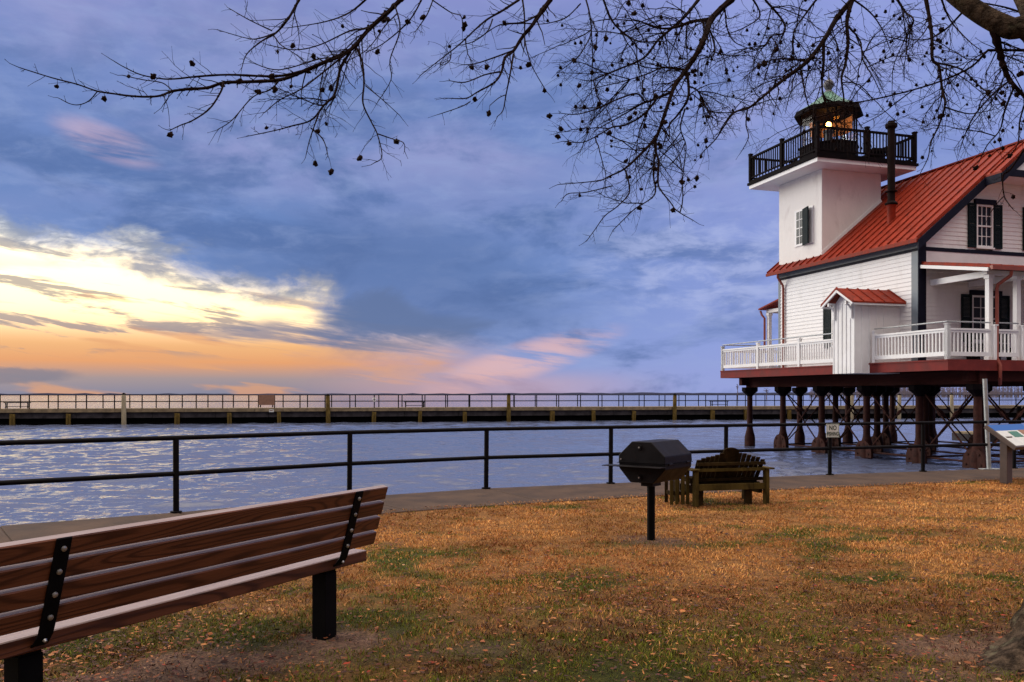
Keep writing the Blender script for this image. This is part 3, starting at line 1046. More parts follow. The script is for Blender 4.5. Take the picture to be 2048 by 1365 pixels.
def window(parent, side, c0, c1, z0, z1, cols, shut_l, shut_r, sash=M['white'], shutter=True, header=True, rows=2):
    """sash window on the left (plane x=0) or front (plane y=0) wall; c0..c1 along the wall"""
    def P(c, o, z):
        return (o, c, z) if side == 'left' else (c, o, z)

    def bx(mb, ca, cb, oa, ob, za, zb):
        if side == 'left':
            mb.box(oa, ob, ca, cb, za, zb)
        else:
            mb.box(ca, cb, oa, ob, za, zb)
    w = MB()
    t = 0.06
    for a, b_, za, zb in ((c0, c0 + t, z0, z1), (c1 - t, c1, z0, z1), (c0 + t, c1 - t, z1 - t, z1), (c0 + t, c1 - t, z0, z0 + t)):
        bx(w, a, b_, -0.05, 0.06, za, zb)
    zm = (z0 + z1) / 2
    bx(w, c0 + t, c1 - t, -0.035, 0.05, zm - 0.025, zm + 0.025)
    bx(w, c0 - 0.03, c1 + 0.03, -0.09, -0.05, z0 - 0.05, z0)
    wo = w.build('window', sash, parent)
    mu = MB()
    for k in range(1, cols):
        c = c0 + t + (c1 - c0 - 2 * t) * k / cols
        bx(mu, c - 0.011, c + 0.011, -0.02, 0.02, z0 + t, zm - 0.025)
        bx(mu, c - 0.011, c + 0.011, -0.02, 0.02, zm + 0.025, z1 - t)
    for za, zb in ((z0 + t, zm - 0.025), (zm + 0.025, z1 - t)):
        for k in range(1, rows):
            z = za + (zb - za) * k / rows
            bx(mu, c0 + t, c1 - t, -0.018, 0.022, z - 0.011, z + 0.011)
    mu.build('muntins', sash, wo)
    gl = MB()
    bx(gl, c0 + t, c1 - t, 0.0, 0.012, z0 + t, z1 - t)
    gl.build('pane', M['glass'], wo)
    if header:
        hd = MB()
        bx(hd, c0 - 0.09, c1 + 0.09, -0.10, -0.023, z1, z1 + 0.16)
        hd.build('header', M['navy'], wo)
    for a, b_ in (shut_l, shut_r):
        if a is None:
            continue
        s_ = MB()
        bx(s_, a, a + 0.05, -0.075, -0.03, z0 - 0.02, z1 + 0.02)
        bx(s_, b_ - 0.05, b_, -0.075, -0.03, z0 - 0.02, z1 + 0.02)
        for za, zb in ((z0 - 0.02, z0 + 0.06), (zm - 0.04, zm + 0.04), (z1 - 0.05, z1 + 0.02)):
            bx(s_, a + 0.05, b_ - 0.05, -0.075, -0.03, za, zb)
        z = z0 + 0.07
        while z < z1 - 0.06:
            if abs(z - zm) > 0.05:
                bx(s_, a + 0.05, b_ - 0.05, -0.068, -0.034, z, z + 0.028)
            z += 0.04
        s_.build('shutter', M['shutter'], wo)
    return wo


def build_house():
    wm = MB()
    full = (lambda z: 0.0)
    lap_wall(wm, 'left', 2.46, 6.0, lambda z: 0.29, lambda z: WL - 0.12, holes=[(3.25, 4.15, 3.15, 4.55)])
    top = lambda z: max(0.02, (z - EAVE_Z) / SL + EAVE_B + 0.02)
    lap_wall(wm, 'front', 6.07, 9.3, lambda z: max(0.12, top(z)), lambda z: WL - max(0.12, top(z)), holes=[(2.2, 2.87, 6.16, 7.53), (4.43, 5.10, 6.16, 7.53)])
    lap_wall(wm, 'front', 2.46, 5.56, lambda z: 0.23, lambda z: WL - 0.23, holes=[(2.02, 3.10, 3.15, 4.62)])
    # solid core behind the boards so that no daylight passes, leaving window niches as dark rooms
    wm.box(0.06, 0.10, 0.2, WL, 2.46, 6.3)
    wm.box(WL - 0.06, WL, 0.06, WL, 2.46, 6.3)
    wm.box(0.06, WL, WL - 0.06, WL, 2.46, 6.3)
    wm.prism([(0.1, 0.1, 2.46), (WL - 0.1, 0.1, 2.46), (WL - 0.1, 0.1, 6.3), (WL / 2, 0.1, 9.4), (0.1, 0.1, 6.3)], (0, 0.04, 0))
    wm.prism([(0.1, WL - 0.12, 2.46), (WL - 0.1, WL - 0.12, 2.46), (WL - 0.1, WL - 0.12, 6.3), (WL / 2, WL - 0.12, 9.4), (0.1, WL - 0.12, 6.3)], (0, 0.04, 0))
    wm.build('wall', M['siding'], LH)
    # trim
    t = MB()
    t.box(-0.03, 0.0, 0.0, 0.29, 2.46, 6.0)
    t.build('corner_board', M['greytrim'], LH)
    t = MB()
    t.box(-0.03, 0.0, WL - 0.12, WL, 2.46, 6.0)
    t.build('corner_board', M['greytrim'], LH)
    t = MB()
    t.box(-0.045, 0.24, -0.04, 0.0, 2.46, 6.32)
    t.build('corner_board', M['navy'], LH)
    t = MB()
    t.box(-0.045, 0.0, 0.0, WL, 6.03, 6.25)
    t.build('frieze', M['greytrim'], LH)
    t = MB()
    t.box(-0.05, 0.0, 0.0, WL, 5.95, 6.03)
    t.box(0.24, WL - 0.24, -0.045, 0.0, 5.95, 6.07)
    t.build('trim_band', M['navy'], LH)
    t = MB()
    t.box(0.24, WL - 0.24, -0.03, 0.0, 5.56, 5.95)
    t.build('frieze', M['white'], LH)
    # main roof: near slope in two bays (the upper part sails further forward), far slope, seams
    F0, F1, B1 = -0.32, -0.95, WL + 0.32       # front edge, front edge of the hood, back edge
    bj = 2.25                                   # where the hood starts up the slope
    th = 0.07
    r = MB()

    def slab(b0, b1, y0, y1, flip=False):
        z0, z1 = EAVE_Z + SL * (b0 - EAVE_B), EAVE_Z + SL * (b1 - EAVE_B)
        if flip:
            b0, b1 = WL - b0, WL - b1
        r.prism([(b0, y0, z0), (b1, y0, z1), (b1, y0, z1 - th), (b0, y0, z0 - th)], (0, y1 - y0, 0))
    TA0, TA1, TB = 4.74, 7.4, 2.6               # tower footprint
    for fl in (False, True):
        slab(EAVE_B, bj, F0, B1, fl)
        slab(bj, WL / 2, F1, B1, fl)
    r.bar((WL / 2, F1, roof_z(WL / 2) + 0.02), (WL / 2, B1, roof_z(WL / 2) + 0.02), 0.16, 0.05)
    n = 19
    for k in range(n + 1):
        y = F0 + 0.03 + (B1 - F0 - 0.06) * k / n
        if TA0 - 0.05 < y < TA1 + 0.05:
            spans = [(EAVE_B, -0.02), (TB, WL / 2)]
        else:
            spans = [(EAVE_B, WL / 2)]
        for b0, b1 in spans:
            r.bar((b0, y, EAVE_Z + SL * (b0 - EAVE_B) + 0.02), (b1, y, EAVE_Z + SL * (b1 - EAVE_B) + 0.02), 0.026, 0.06)
    for y in (F1 + 0.03, F1 + 0.42):
        r.bar((bj, y, EAVE_Z + SL * (bj - EAVE_B) + 0.02), (WL / 2, y, roof_z(WL / 2) + 0.02), 0.026, 0.06)
    ro = r.build('roof', M['roof'], LH)
    # gutter edge, dark
    g = MB()
    g.box(EAVE_B - 0.04, EAVE_B + 0.03, F0, B1, EAVE_Z - 0.13, EAVE_Z - 0.03)
    g.build('gutter', M['roof'], ro)
    # soffit
    s_ = MB()
    s_.prism([(EAVE_B + 0.04, 0.0, 6.18), (-0.05, 0.0, 6.26), (-0.05, 0.0, 6.22), (EAVE_B + 0.04, 0.0, 6.14)], (0, WL, 0))
    s_.build('soffit', M['navy'], ro)
    # rake boards
    k = MB()

    def rake(b0, b1, y, d=0.30, y2=0.045):
        z0, z1 = EAVE_Z + SL * (b0 - EAVE_B), EAVE_Z + SL * (b1 - EAVE_B)
        for m_ in (0, 1):
            q = [(b0, z0), (b1, z1), (b1, z1 - d), (b0, z0 - d)]
            if m_:
                q = [(WL - b, z) for b, z in q]
            k.prism([(b, y, z - 0.075) for b, z in q], (0, y2, 0))
    rake(EAVE_B, bj + 0.1, F0 - 0.045)
    rake(bj, WL / 2, F1 - 0.045)
    zb = EAVE_Z + SL * (bj - EAVE_B)
    # hood returns and the dark band under the hood gable
    for b in (bj, WL - bj):
        k.bar((b, F1, zb - 0.20), (b, F0, zb - 0.20), 0.05, 0.26)
    k.box(bj + 0.16, WL - bj - 0.16, F1 - 0.03, F1 + 0.02, zb - 0.15, zb + 0.06)
    k.build('bargeboard', M['navy'], LH)
    h = MB()
    h.prism([(bj + 0.25, F1 + 0.04, zb + 0.0), (WL - bj - 0.25, F1 + 0.04, zb + 0.0), (WL / 2, F1 + 0.04, roof_z(WL / 2) - 0.1)], (0, 0.04, 0))
    h.build('gable_panel', M['siding'], LH)
    h = MB()
    h.prism([(bj + 0.1, F1 + 0.03, zb - 0.12), (WL - bj - 0.1, F1 + 0.03, zb - 0.12), (WL - bj - 0.1, -0.03, zb - 0.12), (bj + 0.1, -0.03, zb - 0.12)], (0, 0, 0.03))
    h.build('hood_soffit', M['white'], LH)
    # windows
    window(LH, 'front', 2.20, 2.87, 6.16, 7.53, 3, (1.86, 2.18), (2.89, 3.22))
    window(LH, 'front', 4.43, 5.10, 6.16, 7.53, 3, (4.09, 4.41), (5.12, 5.44))
    window(LH, 'front', 2.02, 3.10, 3.15, 4.62, 3, (1.60, 2.0), (3.12, 3.52))
    window(LH, 'left', 3.25, 4.15, 3.15, 4.55, 3, (2.8, 3.23), (4.17, 4.58))
    # tower
    tw = MB()
    z1 = 9.70
    tw.box(0.0, TB, TA0, TA1, 6.3, z1)
    two = tw.build('tower', M['stucco'], LH, bevel=0.012)
    fl = MB()
    fl.bar((0.0, TA0 - 0.012, roof_z(0.0) + 0.05), (TB, TA0 - 0.012, roof_z(TB) + 0.05), 0.02, 0.13, (0, 0, 1))
    fl.build('flashing', M['white'], two)
    win = MB()
    win.box(-0.035, -0.003, 5.22, 6.33, 7.10, 8.47)
    win = win.build('window', M['white'], LH)
    p = MB()
    p.box(-0.04, -0.036, 5.80, 6.22, 7.18, 7.76)
    p.box(-0.04, -0.036, 5.80, 6.22, 7.80, 8.40)
    p.build('pane', M['glass'], win)
    q = MB()
    q.box(-0.05, -0.041, 6.0, 6.025, 7.18, 8.4)
    for z in (7.46, 8.09):
        q.box(-0.05, -0.041, 5.8, 6.22, z - 0.012, z + 0.012)
    q.build('muntins', M['white'], win)
    s_ = MB()
    s_.prism([(-0.05, 5.84, 7.08), (-0.20, 5.32, 7.08), (-0.16, 5.30, 7.08), (-0.01, 5.82, 7.08)], (0, 0, 1.37))
    s_.build('shutter', M['shutter'], win)
    # gallery
    A0, A1, B0, B1_ = 3.84, 8.28, -0.88, 3.50
    gm = MB()
    gm.box(B0 + 0.06, B1_ - 0.06, A0 + 0.06, A1 - 0.06, 9.70, 9.84)
    gm.build('gallery_soffit', M['white'], LH)
    gm = MB()
    gm.box(B0, B1_, A0, A1, 9.845, 9.94)
    gm.box(B0 + 0.05, B1_ - 0.05, A0 + 0.05, A1 - 0.05, 9.94, 10.02)
    gd = gm.build('gallery', M['gallery'], LH)
    # gallery railing
    b0, b1, a0, a1 = B0 + 0.10, B1_ - 0.10, A0 + 0.10, A1 - 0.10
    rl = MB()
    loop = [(b0, a0), (b1, a0), (b1, a1), (b0, a1)]
    for i in range(4):
        p, q_ = loop[i], loop[(i + 1) % 4]
        rl.bar((*p, 10.94), (*q_, 10.94), 0.09, 0.07)
        rl.bar((*p, 10.14), (*q_, 10.14), 0.05, 0.06)
        nb = 30
        for k_ in range(1, nb):
            x = p[0] + (q_[0] - p[0]) * k_ / nb
            y = p[1] + (q_[1] - p[1]) * k_ / nb
            rl.box(x - 0.017, x + 0.017, y - 0.017, y + 0.017, 10.16, 10.91)
    rlo = rl.build('gallery_railing', M['gallery'], LH)
    for i in range(4):
        p, q_ = loop[i], loop[(i + 1) % 4]
        for fr in (0.0, 0.5):
            x, y = p[0] + (q_[0] - p[0]) * fr, p[1] + (q_[1] - p[1]) * fr
            pm = MB()
            pm.box(x - 0.06, x + 0.06, y - 0.06, y + 0.06, 10.0, 11.06)
            pm.box(x - 0.075, x + 0.075, y - 0.075, y + 0.075, 11.06, 11.11)
            pm.build('post', M['gallery'], rlo)
    # lantern
    cx, cy = 1.3, 6.07
    lw = MB().lathe(cx, cy, [(1.10, 10.02), (1.10, 10.88), (1.14, 10.90), (1.14, 10.95), (0.9, 10.96)], 8, 0.5)
    lo = lw.build('lantern', M['gallery'], LH)
    gl = MB().lathe(cx, cy, [(1.02, 10.96), (1.02, 12.20)], 8, 0.5, cap=False)
    gl.build('lantern_glass', M['clear'], lo)
    for k_ in range(8):
        mu = MB()
        t_ = 2 * math.pi * (k_ + 0.5) / 8
        x, y = cx + 1.04 * math.cos(t_), cy + 1.04 * math.sin(t_)
        mu.tube([(x, y, 10.95), (x, y, 12.24)], 0.032, 6)
        mu.build('mullion', M['gallery'], lo)
    dm = MB().lathe(cx, cy, [(1.0, 12.22), (1.28, 12.12), (1.30, 12.16), (1.22, 12.34), (1.20, 12.35)], 8, 0.5)
    dm.build('valance', M['gallery'], lo)
    dm = MB().lathe(cx, cy, [(1.225, 12.345), (0.75, 12.60), (0.45, 12.80), (0.24, 12.99), (0.20, 13.06)], 8, 0.5)
    dm.build('dome', M['copper'], lo)
    fm = MB().lathe(cx, cy, [(0.17, 13.06), (0.14, 13.12), (0.10, 13.16), (0.13, 13.2), (0.185, 13.3), (0.2, 13.38), (0.18, 13.46), (0.1, 13.55), (0.015, 13.58), (0.012, 14.1)], 12)
    fm.build('finial', M['finial'], lo, smooth=True)
    sh = MB()
    vs = []
    for k_ in range(13):
        t_ = R(-42) + R(150) * k_ / 12
        for z in (11.58, 12.16):
            vs.append((cx + 0.86 * math.cos(t_), cy + 0.86 * math.sin(t_), z))
    sh.add(vs, [(2 * i, 2 * i + 2, 2 * i + 3, 2 * i + 1) for i in range(12)])
    so = sh.build('blind', M['shade'], lo)
    sm = so.modifiers.new('thick', 'SOLIDIFY')
    sm.thickness = 0.02
    lm = MB().lathe(cx, cy, [(0.02, 11.70), (0.075, 11.74), (0.10, 11.82), (0.075, 11.90), (0.02, 11.94)], 12)
    lm.build('lamp', M['lamp'], lo, smooth=True)
    ped = MB().lathe(cx, cy, [(0.16, 11.05), (0.16, 11.5), (0.22, 11.52), (0.22, 11.6), (0.05, 11.62), (0.04, 11.70)], 10)
    ped.build('lamp_stand', M['finial'], lo)
    fl2 = MB()
    fl2.bar((cx + 0.16, cy - 0.1, 12.06), (cx + 0.40, cy - 0.1, 12.14), 0.03, 0.10)  # glowing bar, the flare beside the lamp built as a shape
    fl2.build('lamp_flare', M['flare'], lo)
    ht = MB().lathe(cx + 1.35, cy - 1.0, [(0.30, 10.02), (0.30, 10.5), (0.36, 10.56), (0.36, 10.68), (0.05, 10.74)], 10)
    ht.build('roof_vent', M['gallery'], LH)
    # stove stack
    sx, sy = 1.05, 2.42
    sk = MB().lathe(sx, sy, [(0.125, 7.2), (0.125, 10.55), (0.20, 10.62), (0.20, 10.72), (0.12, 10.76), (0.12, 10.82)], 12)
    sk.lathe(sx, sy, [(0.20, 7.95), (0.22, 8.0), (0.13, 8.08)], 12)
    sk.lathe(sx, sy, [(0.125, 8.38), (0.2, 8.40), (0.2, 8.43), (0.125, 8.45)], 12)
    sko = sk.build('stove_pipe', M['stack'], LH, smooth=True)
    MB().lathe(sx, sy, [(0.14, 7.2), (0.14, 7.86), (0.18, 7.94)], 12).build('boot', M['roof'], sko, smooth=True)
    # downspout on the left wall
    d = MB().tube([(-0.33, 7.0, 6.16), (-0.33, 7.0, 6.02), (-0.10, 7.0, 5.72), (-0.08, 7.0, 5.6), (-0.08, 7.0, 2.5)], 0.045, 8)
    d.build('downspout', M['spout'], LH, smooth=True)


build_house()


def rail_run(p, q, n_post, parent, hand=True, post_cap=True, nb=None):
    """white deck railing between two local points with posts"""
    p, q = Vector((*p, 0)), Vector((*q, 0))
    L = (q - p).length
    d = (q - p).normalized()
    z0 = DECK
    m = MB()
    m.bar(p + Vector((0, 0, z0 + 0.86)), q + Vector((0, 0, z0 + 0.86)), 0.10, 0.05)
    m.bar(p + Vector((0, 0, z0 + 0.80)), q + Vector((0, 0, z0 + 0.80)), 0.045, 0.07)
    m.bar(p + Vector((0, 0, z0 + 0.16)), q + Vector((0, 0, z0 + 0.16)), 0.045, 0.12)
    k = 0.10
    while k < L - 0.05:
        c = p + d * k
        m.box(c.x - 0.018, c.x + 0.018, c.y - 0.018, c.y + 0.018, z0 + 0.22, z0 + 0.765)
        k += 0.135
    ro = m.build('deck_railing', M['white'], parent)
    for i in range(n_post):
        c = p.lerp(q, i / (n_post - 1)) if n_post > 1 else p
        pm = MB()
        pm.box(c.x - 0.055, c.x + 0.055, c.y - 0.055, c.y + 0.055, z0, z0 + 0.98)
        pm.box(c.x - 0.07, c.x + 0.07, c.y - 0.07, c.y + 0.07, z0 + 0.98, z0 + 1.02)
        pm.build('post', M['white'], ro)
    if hand:
        hm = MB().tube([p + Vector((0, 0, z0 + 1.07)), q + Vector((0, 0, z0 + 1.07))], 0.022, 8)
        hm.build('handrail', M['galv'], ro)
    return ro


DECK = 2.45
DA0, DA1, DB0, DB1 = -2.4, 9.78, -1.2, 8.6


def build_deck():
    m = MB()
    y = DA0
    while y < DA1 - 0.01:
        y1 = min(y + 0.14, DA1)
        m.box(DB0 - 0.02, DB1 + 0.02, y, y1 - 0.006, DECK - 0.045, DECK)
        y = y1
    m.build('deck', M['deckred'], LH)
    f = MB()
    f.box(DB0, DB0 + 0.05, 1.83, DA1, DECK - 0.31, DECK - 0.047)
    f.box(DB0, DB0 + 0.05, DA0, 0.77, DECK - 0.31, DECK - 0.047)
    f.box(DB0 + 0.05, DB1, DA0, DA0 + 0.05, DECK - 0.31, DECK - 0.047)
    f.box(DB0 + 0.05, DB1, DA1 - 0.05, DA1, DECK - 0.31, DECK - 0.047)
    f.build('fascia', M['deckred'], LH)
    j = MB()
    for k in range(26):
        y = DA0 + 0.25 + (DA1 - DA0 - 0.5) * k / 25
        j.box(DB0 + 0.06, DB1 - 0.1, y - 0.025, y + 0.025, DECK - 0.30, DECK - 0.05)
    j.build('joists', M['beam'], LH)
    for b in PB:
        g = MB()
        g.box(b - 0.13, b + 0.13, DA0 + 0.1, DA1 + 0.0, 1.76, DECK - 0.305)
        g.build('girder', M['beam'], LH)
    for a in (-2.1, 9.7):
        g = MB()
        g.box(DB0 + 0.9, DB1 - 0.3, a - 0.11, a + 0.11, 1.84, DECK - 0.303)
        g.build('girder', M['beam'], LH)


PA = [-2.1, 0.15, 2.55, 4.95, 7.35, 9.7]
PB = [0.15, 2.6, 5.05, 7.4]


def build_piles():
    proto = None
    for b in PB:
        for a in PA:
            if proto is None:
                m = MB()
                m.lathe(0, 0, [(0.22, -2.2), (0.22, -0.42), (0.21, -0.30), (0.135, 0.0), (0.118, 0.1), (0.11, 1.40)], 14)
                proto = m.build('pile', M['pile'], LH, smooth=True)
                c = MB()
                c.lathe(0, 0, [(0.13, 1.40), (0.15, 1.45), (0.33, 1.60), (0.33, 1.76)], 8, 0.5)
                c.build('cap', M['gallery'], proto)
                o = proto
            else:
                o = copy_tree(proto, LH)
            o.location = (b, a, 0)
    # round iron gussets near the water, along each braced row
    for b in PB:
        for a in PA[:5]:
            g = MB()
            for off in (-0.012,):
                poly = []
                for k in range(17):
                    t = math.pi * k / 16
                    poly.append((b - 0.16, a + 0.40 * math.cos(t), -0.50 + 0.40 * math.sin(t)))
                poly += [(b - 0.16, a - 0.40, -0.68), (b - 0.16, a + 0.40, -0.68)]
                g.prism(poly, (0.05, 0, 0))
            for y, z in ((-0.27, -0.56), (0.27, -0.56), (-0.2, -0.27), (0.2, -0.27)):
                g.tube([(b - 0.19, a + y, z), (b - 0.16, a + y, z)], 0.035, 6)
            g.build('gusset', M['pile'], LH)

    def rod(p, q):
        p, q = Vector(p), Vector(q)
        m = MB().tube([p, q], 0.026, 6)
        c = p.lerp(q, 0.28)
        e = p.lerp(q, 0.36)
        m.tube([c, c.lerp(e, 0.2), c.lerp(e, 0.8), e], [0.03, 0.055, 0.055, 0.03], 6)
        m.build('tie_rod', M['pile'], LH)
    for b in PB:
        for i in range(4):
            a0, a1 = PA[i], PA[i + 1]
            if b in (PB[0], PB[3]) or (b == PB[1] and i in (0, 3)):
                rod((b - 0.05, a0 + 0.2, 1.45), (b - 0.05, a1 - 0.25, -0.35))
                rod((b + 0.05, a1 - 0.2, 1.45), (b + 0.05, a0 + 0.25, -0.35))
            m = MB().tube([(b, a0, -0.5), (b, a1, -0.5)], 0.033, 6)
            m.build('strut', M['pile'], LH)
    for a in (PA[0], PA[1], PA[4]):
        for i in range(3):
            b0, b1 = PB[i], PB[i + 1]
            rod((b0 + 0.2, a - 0.05, 1.45), (b1 - 0.25, a - 0.05, -0.35))
            rod((b1 - 0.2, a + 0.05, 1.45), (b0 + 0.25, a + 0.05, -0.35))
            m = MB().tube([(b0, a, -0.5), (b1, a, -0.5)], 0.033, 6)
            m.build('strut', M['pile'], LH)


def build_porch():
    # front porch: lean-to roof, beam, columns, gutter
    a_c = -2.2
    zr0, zr1 = 5.56, 5.12
    r = MB()
    r.prism([(0.05, -0.03, zr0), (0.05, -2.62, zr1), (0.05, -2.62, zr1 - 0.06), (0.05, -0.03, zr0 - 0.06)], (7.3, 0, 0))
    x = 0.08
    while x < 7.3:
        r.bar((x, -0.04, zr0 + 0.015), (x, -2.6, zr1 + 0.015), 0.025, 0.05)
        x += 0.42
    pr = r.build('porch_roof', M['roof'], LH)
    g = MB()
    g.box(0.05, 7.35, -2.72, -2.62, zr1 - 0.13, zr1 - 0.02)
    g.build('gutter', M['spout'], pr)
    f = MB()
    f.bar((0.02, -0.05, zr0 - 0.12), (0.02, -2.6, zr1 - 0.12), 0.05, 0.10)
    f.build('fascia', M['white'], pr)
    c = MB()
    c.prism([(0.1, -0.05, zr0 - 0.10), (0.1, -2.55, zr1 - 0.10), (0.1, -2.55, zr1 - 0.13), (0.1, -0.05, zr0 - 0.13)], (7.2, 0, 0))
    c.build('porch_ceiling', M['gallery'], pr)
    for b in (0.46, 1.95):
        m = MB()
        m.box(b - 0.06, b + 0.06, a_c, -0.03, 4.86, 5.04)
        m.build('porch_beam', M['white'], LH)
    m = MB()
    m.box(0.3, 7.3, a_c - 0.08, a_c + 0.08, 4.92, 5.06)
    m.build('porch_beam', M['white'], LH)
    proto = None
    for b in (0.46, 1.48, 3.9, 5.4, 7.1):
        if proto is None:
            m = MB()
            m.box(-0.075, 0.075, -0.075, 0.075, DECK, 4.92)
            m.box(-0.10, 0.10, -0.10, 0.10, 4.80, 4.92)
            m.box(-0.095, 0.095, -0.095, 0.095, DECK, DECK + 0.1)
            proto = m.build('porch_column', M['white'], LH, bevel=0.006)
            o = proto
        else:
            o = copy_tree(proto, LH)
        o.location = (b, a_c, 0)
    d = MB().tube([(0.80, -2.66, 5.02), (0.80, -2.62, 4.85), (0.62, -2.36, 4.62), (0.60, -2.34, 4.5), (0.60, -2.34, 2.5), (0.60, -2.45, 2.3), (0.60, -2.45, 1.95), (0.75, -2.3, 1.75)], 0.05, 8)
    d.build('downspout', M['spout'], LH, smooth=True)
    # dark seat on the porch
    s_ = MB()
    s_.box(1.55, 3.3, -0.75, -0.30, DECK + 0.42, DECK + 0.47)
    s_.box(1.55, 3.3, -0.26, -0.21, DECK + 0.50, DECK + 0.62)
    for x in (1.6, 2.4, 3.2):
        s_.box(x, x + 0.06, -0.72, -0.24, DECK, DECK + 0.42)
        s_.box(x, x + 0.06, -0.30, -0.26, DECK + 0.42, DECK + 0.9)
    # rear porch seen past the far corner
    r = MB()
    ac, bc = 9.55, 1.3
    r.prism([(0.75, WL, 5.62), (0.75, WL + 2.6, 5.12), (0.75, WL + 2.6, 5.06), (0.75, WL, 5.56)], (6, 0, 0))
    r.build('rear_porch_roof', M['roof'], LH)
    m = MB()
    m.box(1.0, 1.12, WL, WL + 2.35, 4.92, 5.06)
    m.box(1.0, 6.5, WL + 2.22, WL + 2.38, 4.92, 5.06)
    m.build('porch_beam', M['white'], LH)
    for b in (1.08, 3.8, 6.4):
        o = copy_tree(proto, LH)
        o.location = (b, WL + 2.28, 0)
    d = MB().tube([(0.86, WL + 2.6, 5.02), (0.86, WL + 2.5, 4.85), (0.93, WL + 2.4, 4.7), (0.93, WL + 2.4, 2.5)], 0.045, 8)
    d.build('downspout', M['spout'], LH, smooth=True)
    return s_


def build_shed():
    # board-and-batten closet hung on the deck edge
    a0, a1, b0, b1 = 0.80, 1.80, -1.75, -0.02
    z0, z1 = 2.13, 4.33
    m = MB()
    m.box(b0, b1, a0, a1, z0, z1)
    am = (a0 + a1) / 2
    m.prism([(b0, a0, z1), (b0, am, z1 + 0.46), (b0, a1, z1)], (b1 - b0, 0, 0))
    n = 5
    for k in range(n + 1):
        y = a0 + (a1 - a0) * k / n
        m.box(b0 - 0.022, b0, y - 0.02, y + 0.02, z0, z1 + 0.05)
    for k in range(5):
        x = b0 + 0.01 + 1.1 * k / 4
        m.box(x - 0.02, x + 0.02, a0 - 0.02, a0, z0, z1)
    sh = m.build('closet', M['white'], LH)
    r = MB()
    ov = 0.30
    for s_ in (-1, 1):
        ye = am + s_ * (0.5 + 0.28)
        ze = z1 + 0.50 - 0.62 * (0.78)
        r.prism([(b0 - ov, am, z1 + 0.53), (b0 - ov, ye, ze + 0.03), (b0 - ov, ye, ze - 0.02), (b0 - ov, am, z1 + 0.48)], (b1 - b0 + ov, 0, 0))
        for k in range(6):
            x = b0 - ov + 0.02 + (b1 - b0 + ov - 0.04) * k / 5
            r.bar((x, am, z1 + 0.545), (x, ye, ze + 0.045), 0.02, 0.04)
    r.build('roof', M['roof'], sh)
    w = MB()
    for s_ in (-1, 1):
        ye = am + s_ * (0.5 + 0.26)
        ze = z1 + 0.50 - 0.62 * 0.76
        w.bar((b0 - ov + 0.03, am, z1 + 0.44), (b0 - ov + 0.03, ye, ze - 0.05), 0.05, 0.08)
        w.box(b0 - ov + 0.06, b1, min(ye, ye - s_ * 0.05), max(ye, ye - s_ * 0.05), ze - 0.09, ze - 0.03)
        # curved brackets under the eave
        pts = []
        yb = am + s_ * 0.42
        for k in range(7):
            t = math.pi / 2 * k / 6
            pts.append((b0 - 0.02 - 0.26 * (1 - math.cos(t)), yb, z1 - 0.42 + 0.42 * math.sin(t)))
        w.tube(pts, 0.035, 6)
        w.box(b0 - 0.09, b0 - 0.02, yb - 0.04, yb + 0.04, z1 - 0.46, z1 + 0.02)
        w.box(b0 - ov + 0.02, b0, yb - 0.03, yb + 0.03, z1 + 0.02, z1 + 0.08)
    w.build('eave_brackets', M['white'], sh)


build_deck()
build_piles()
porch_seat = build_porch()
build_shed()
rail_run((DB0 + 0.06, DA1 - 0.08), (DB0 + 0.06, 1.86), 4, LH)
rail_run((DB0 + 0.06, 0.62), (DB0 + 0.06, DA0 + 0.08), 2, LH)
rail_run((DB0 + 0.06, DA0 + 0.08), (0.38, DA0 + 0.08), 1, LH)
rail_run((0.54, DA0 + 0.08), (1.40, DA0 + 0.08), 1, LH)
rail_run((1.56, DA0 + 0.08), (3.82, DA0 + 0.08), 1, LH)
rail_run((DB0 + 0.06, DA1 - 0.08), (8.4, DA1 - 0.08), 5, LH)
seat = porch_seat.build('seat', M['black'], None)
pb = empty('porch_bench', (814 / F * 26.5, 26.5, 0), TH, 'dark bench standing on the white lighthouse porch under the lower window', 'bench')
seat.parent = pb


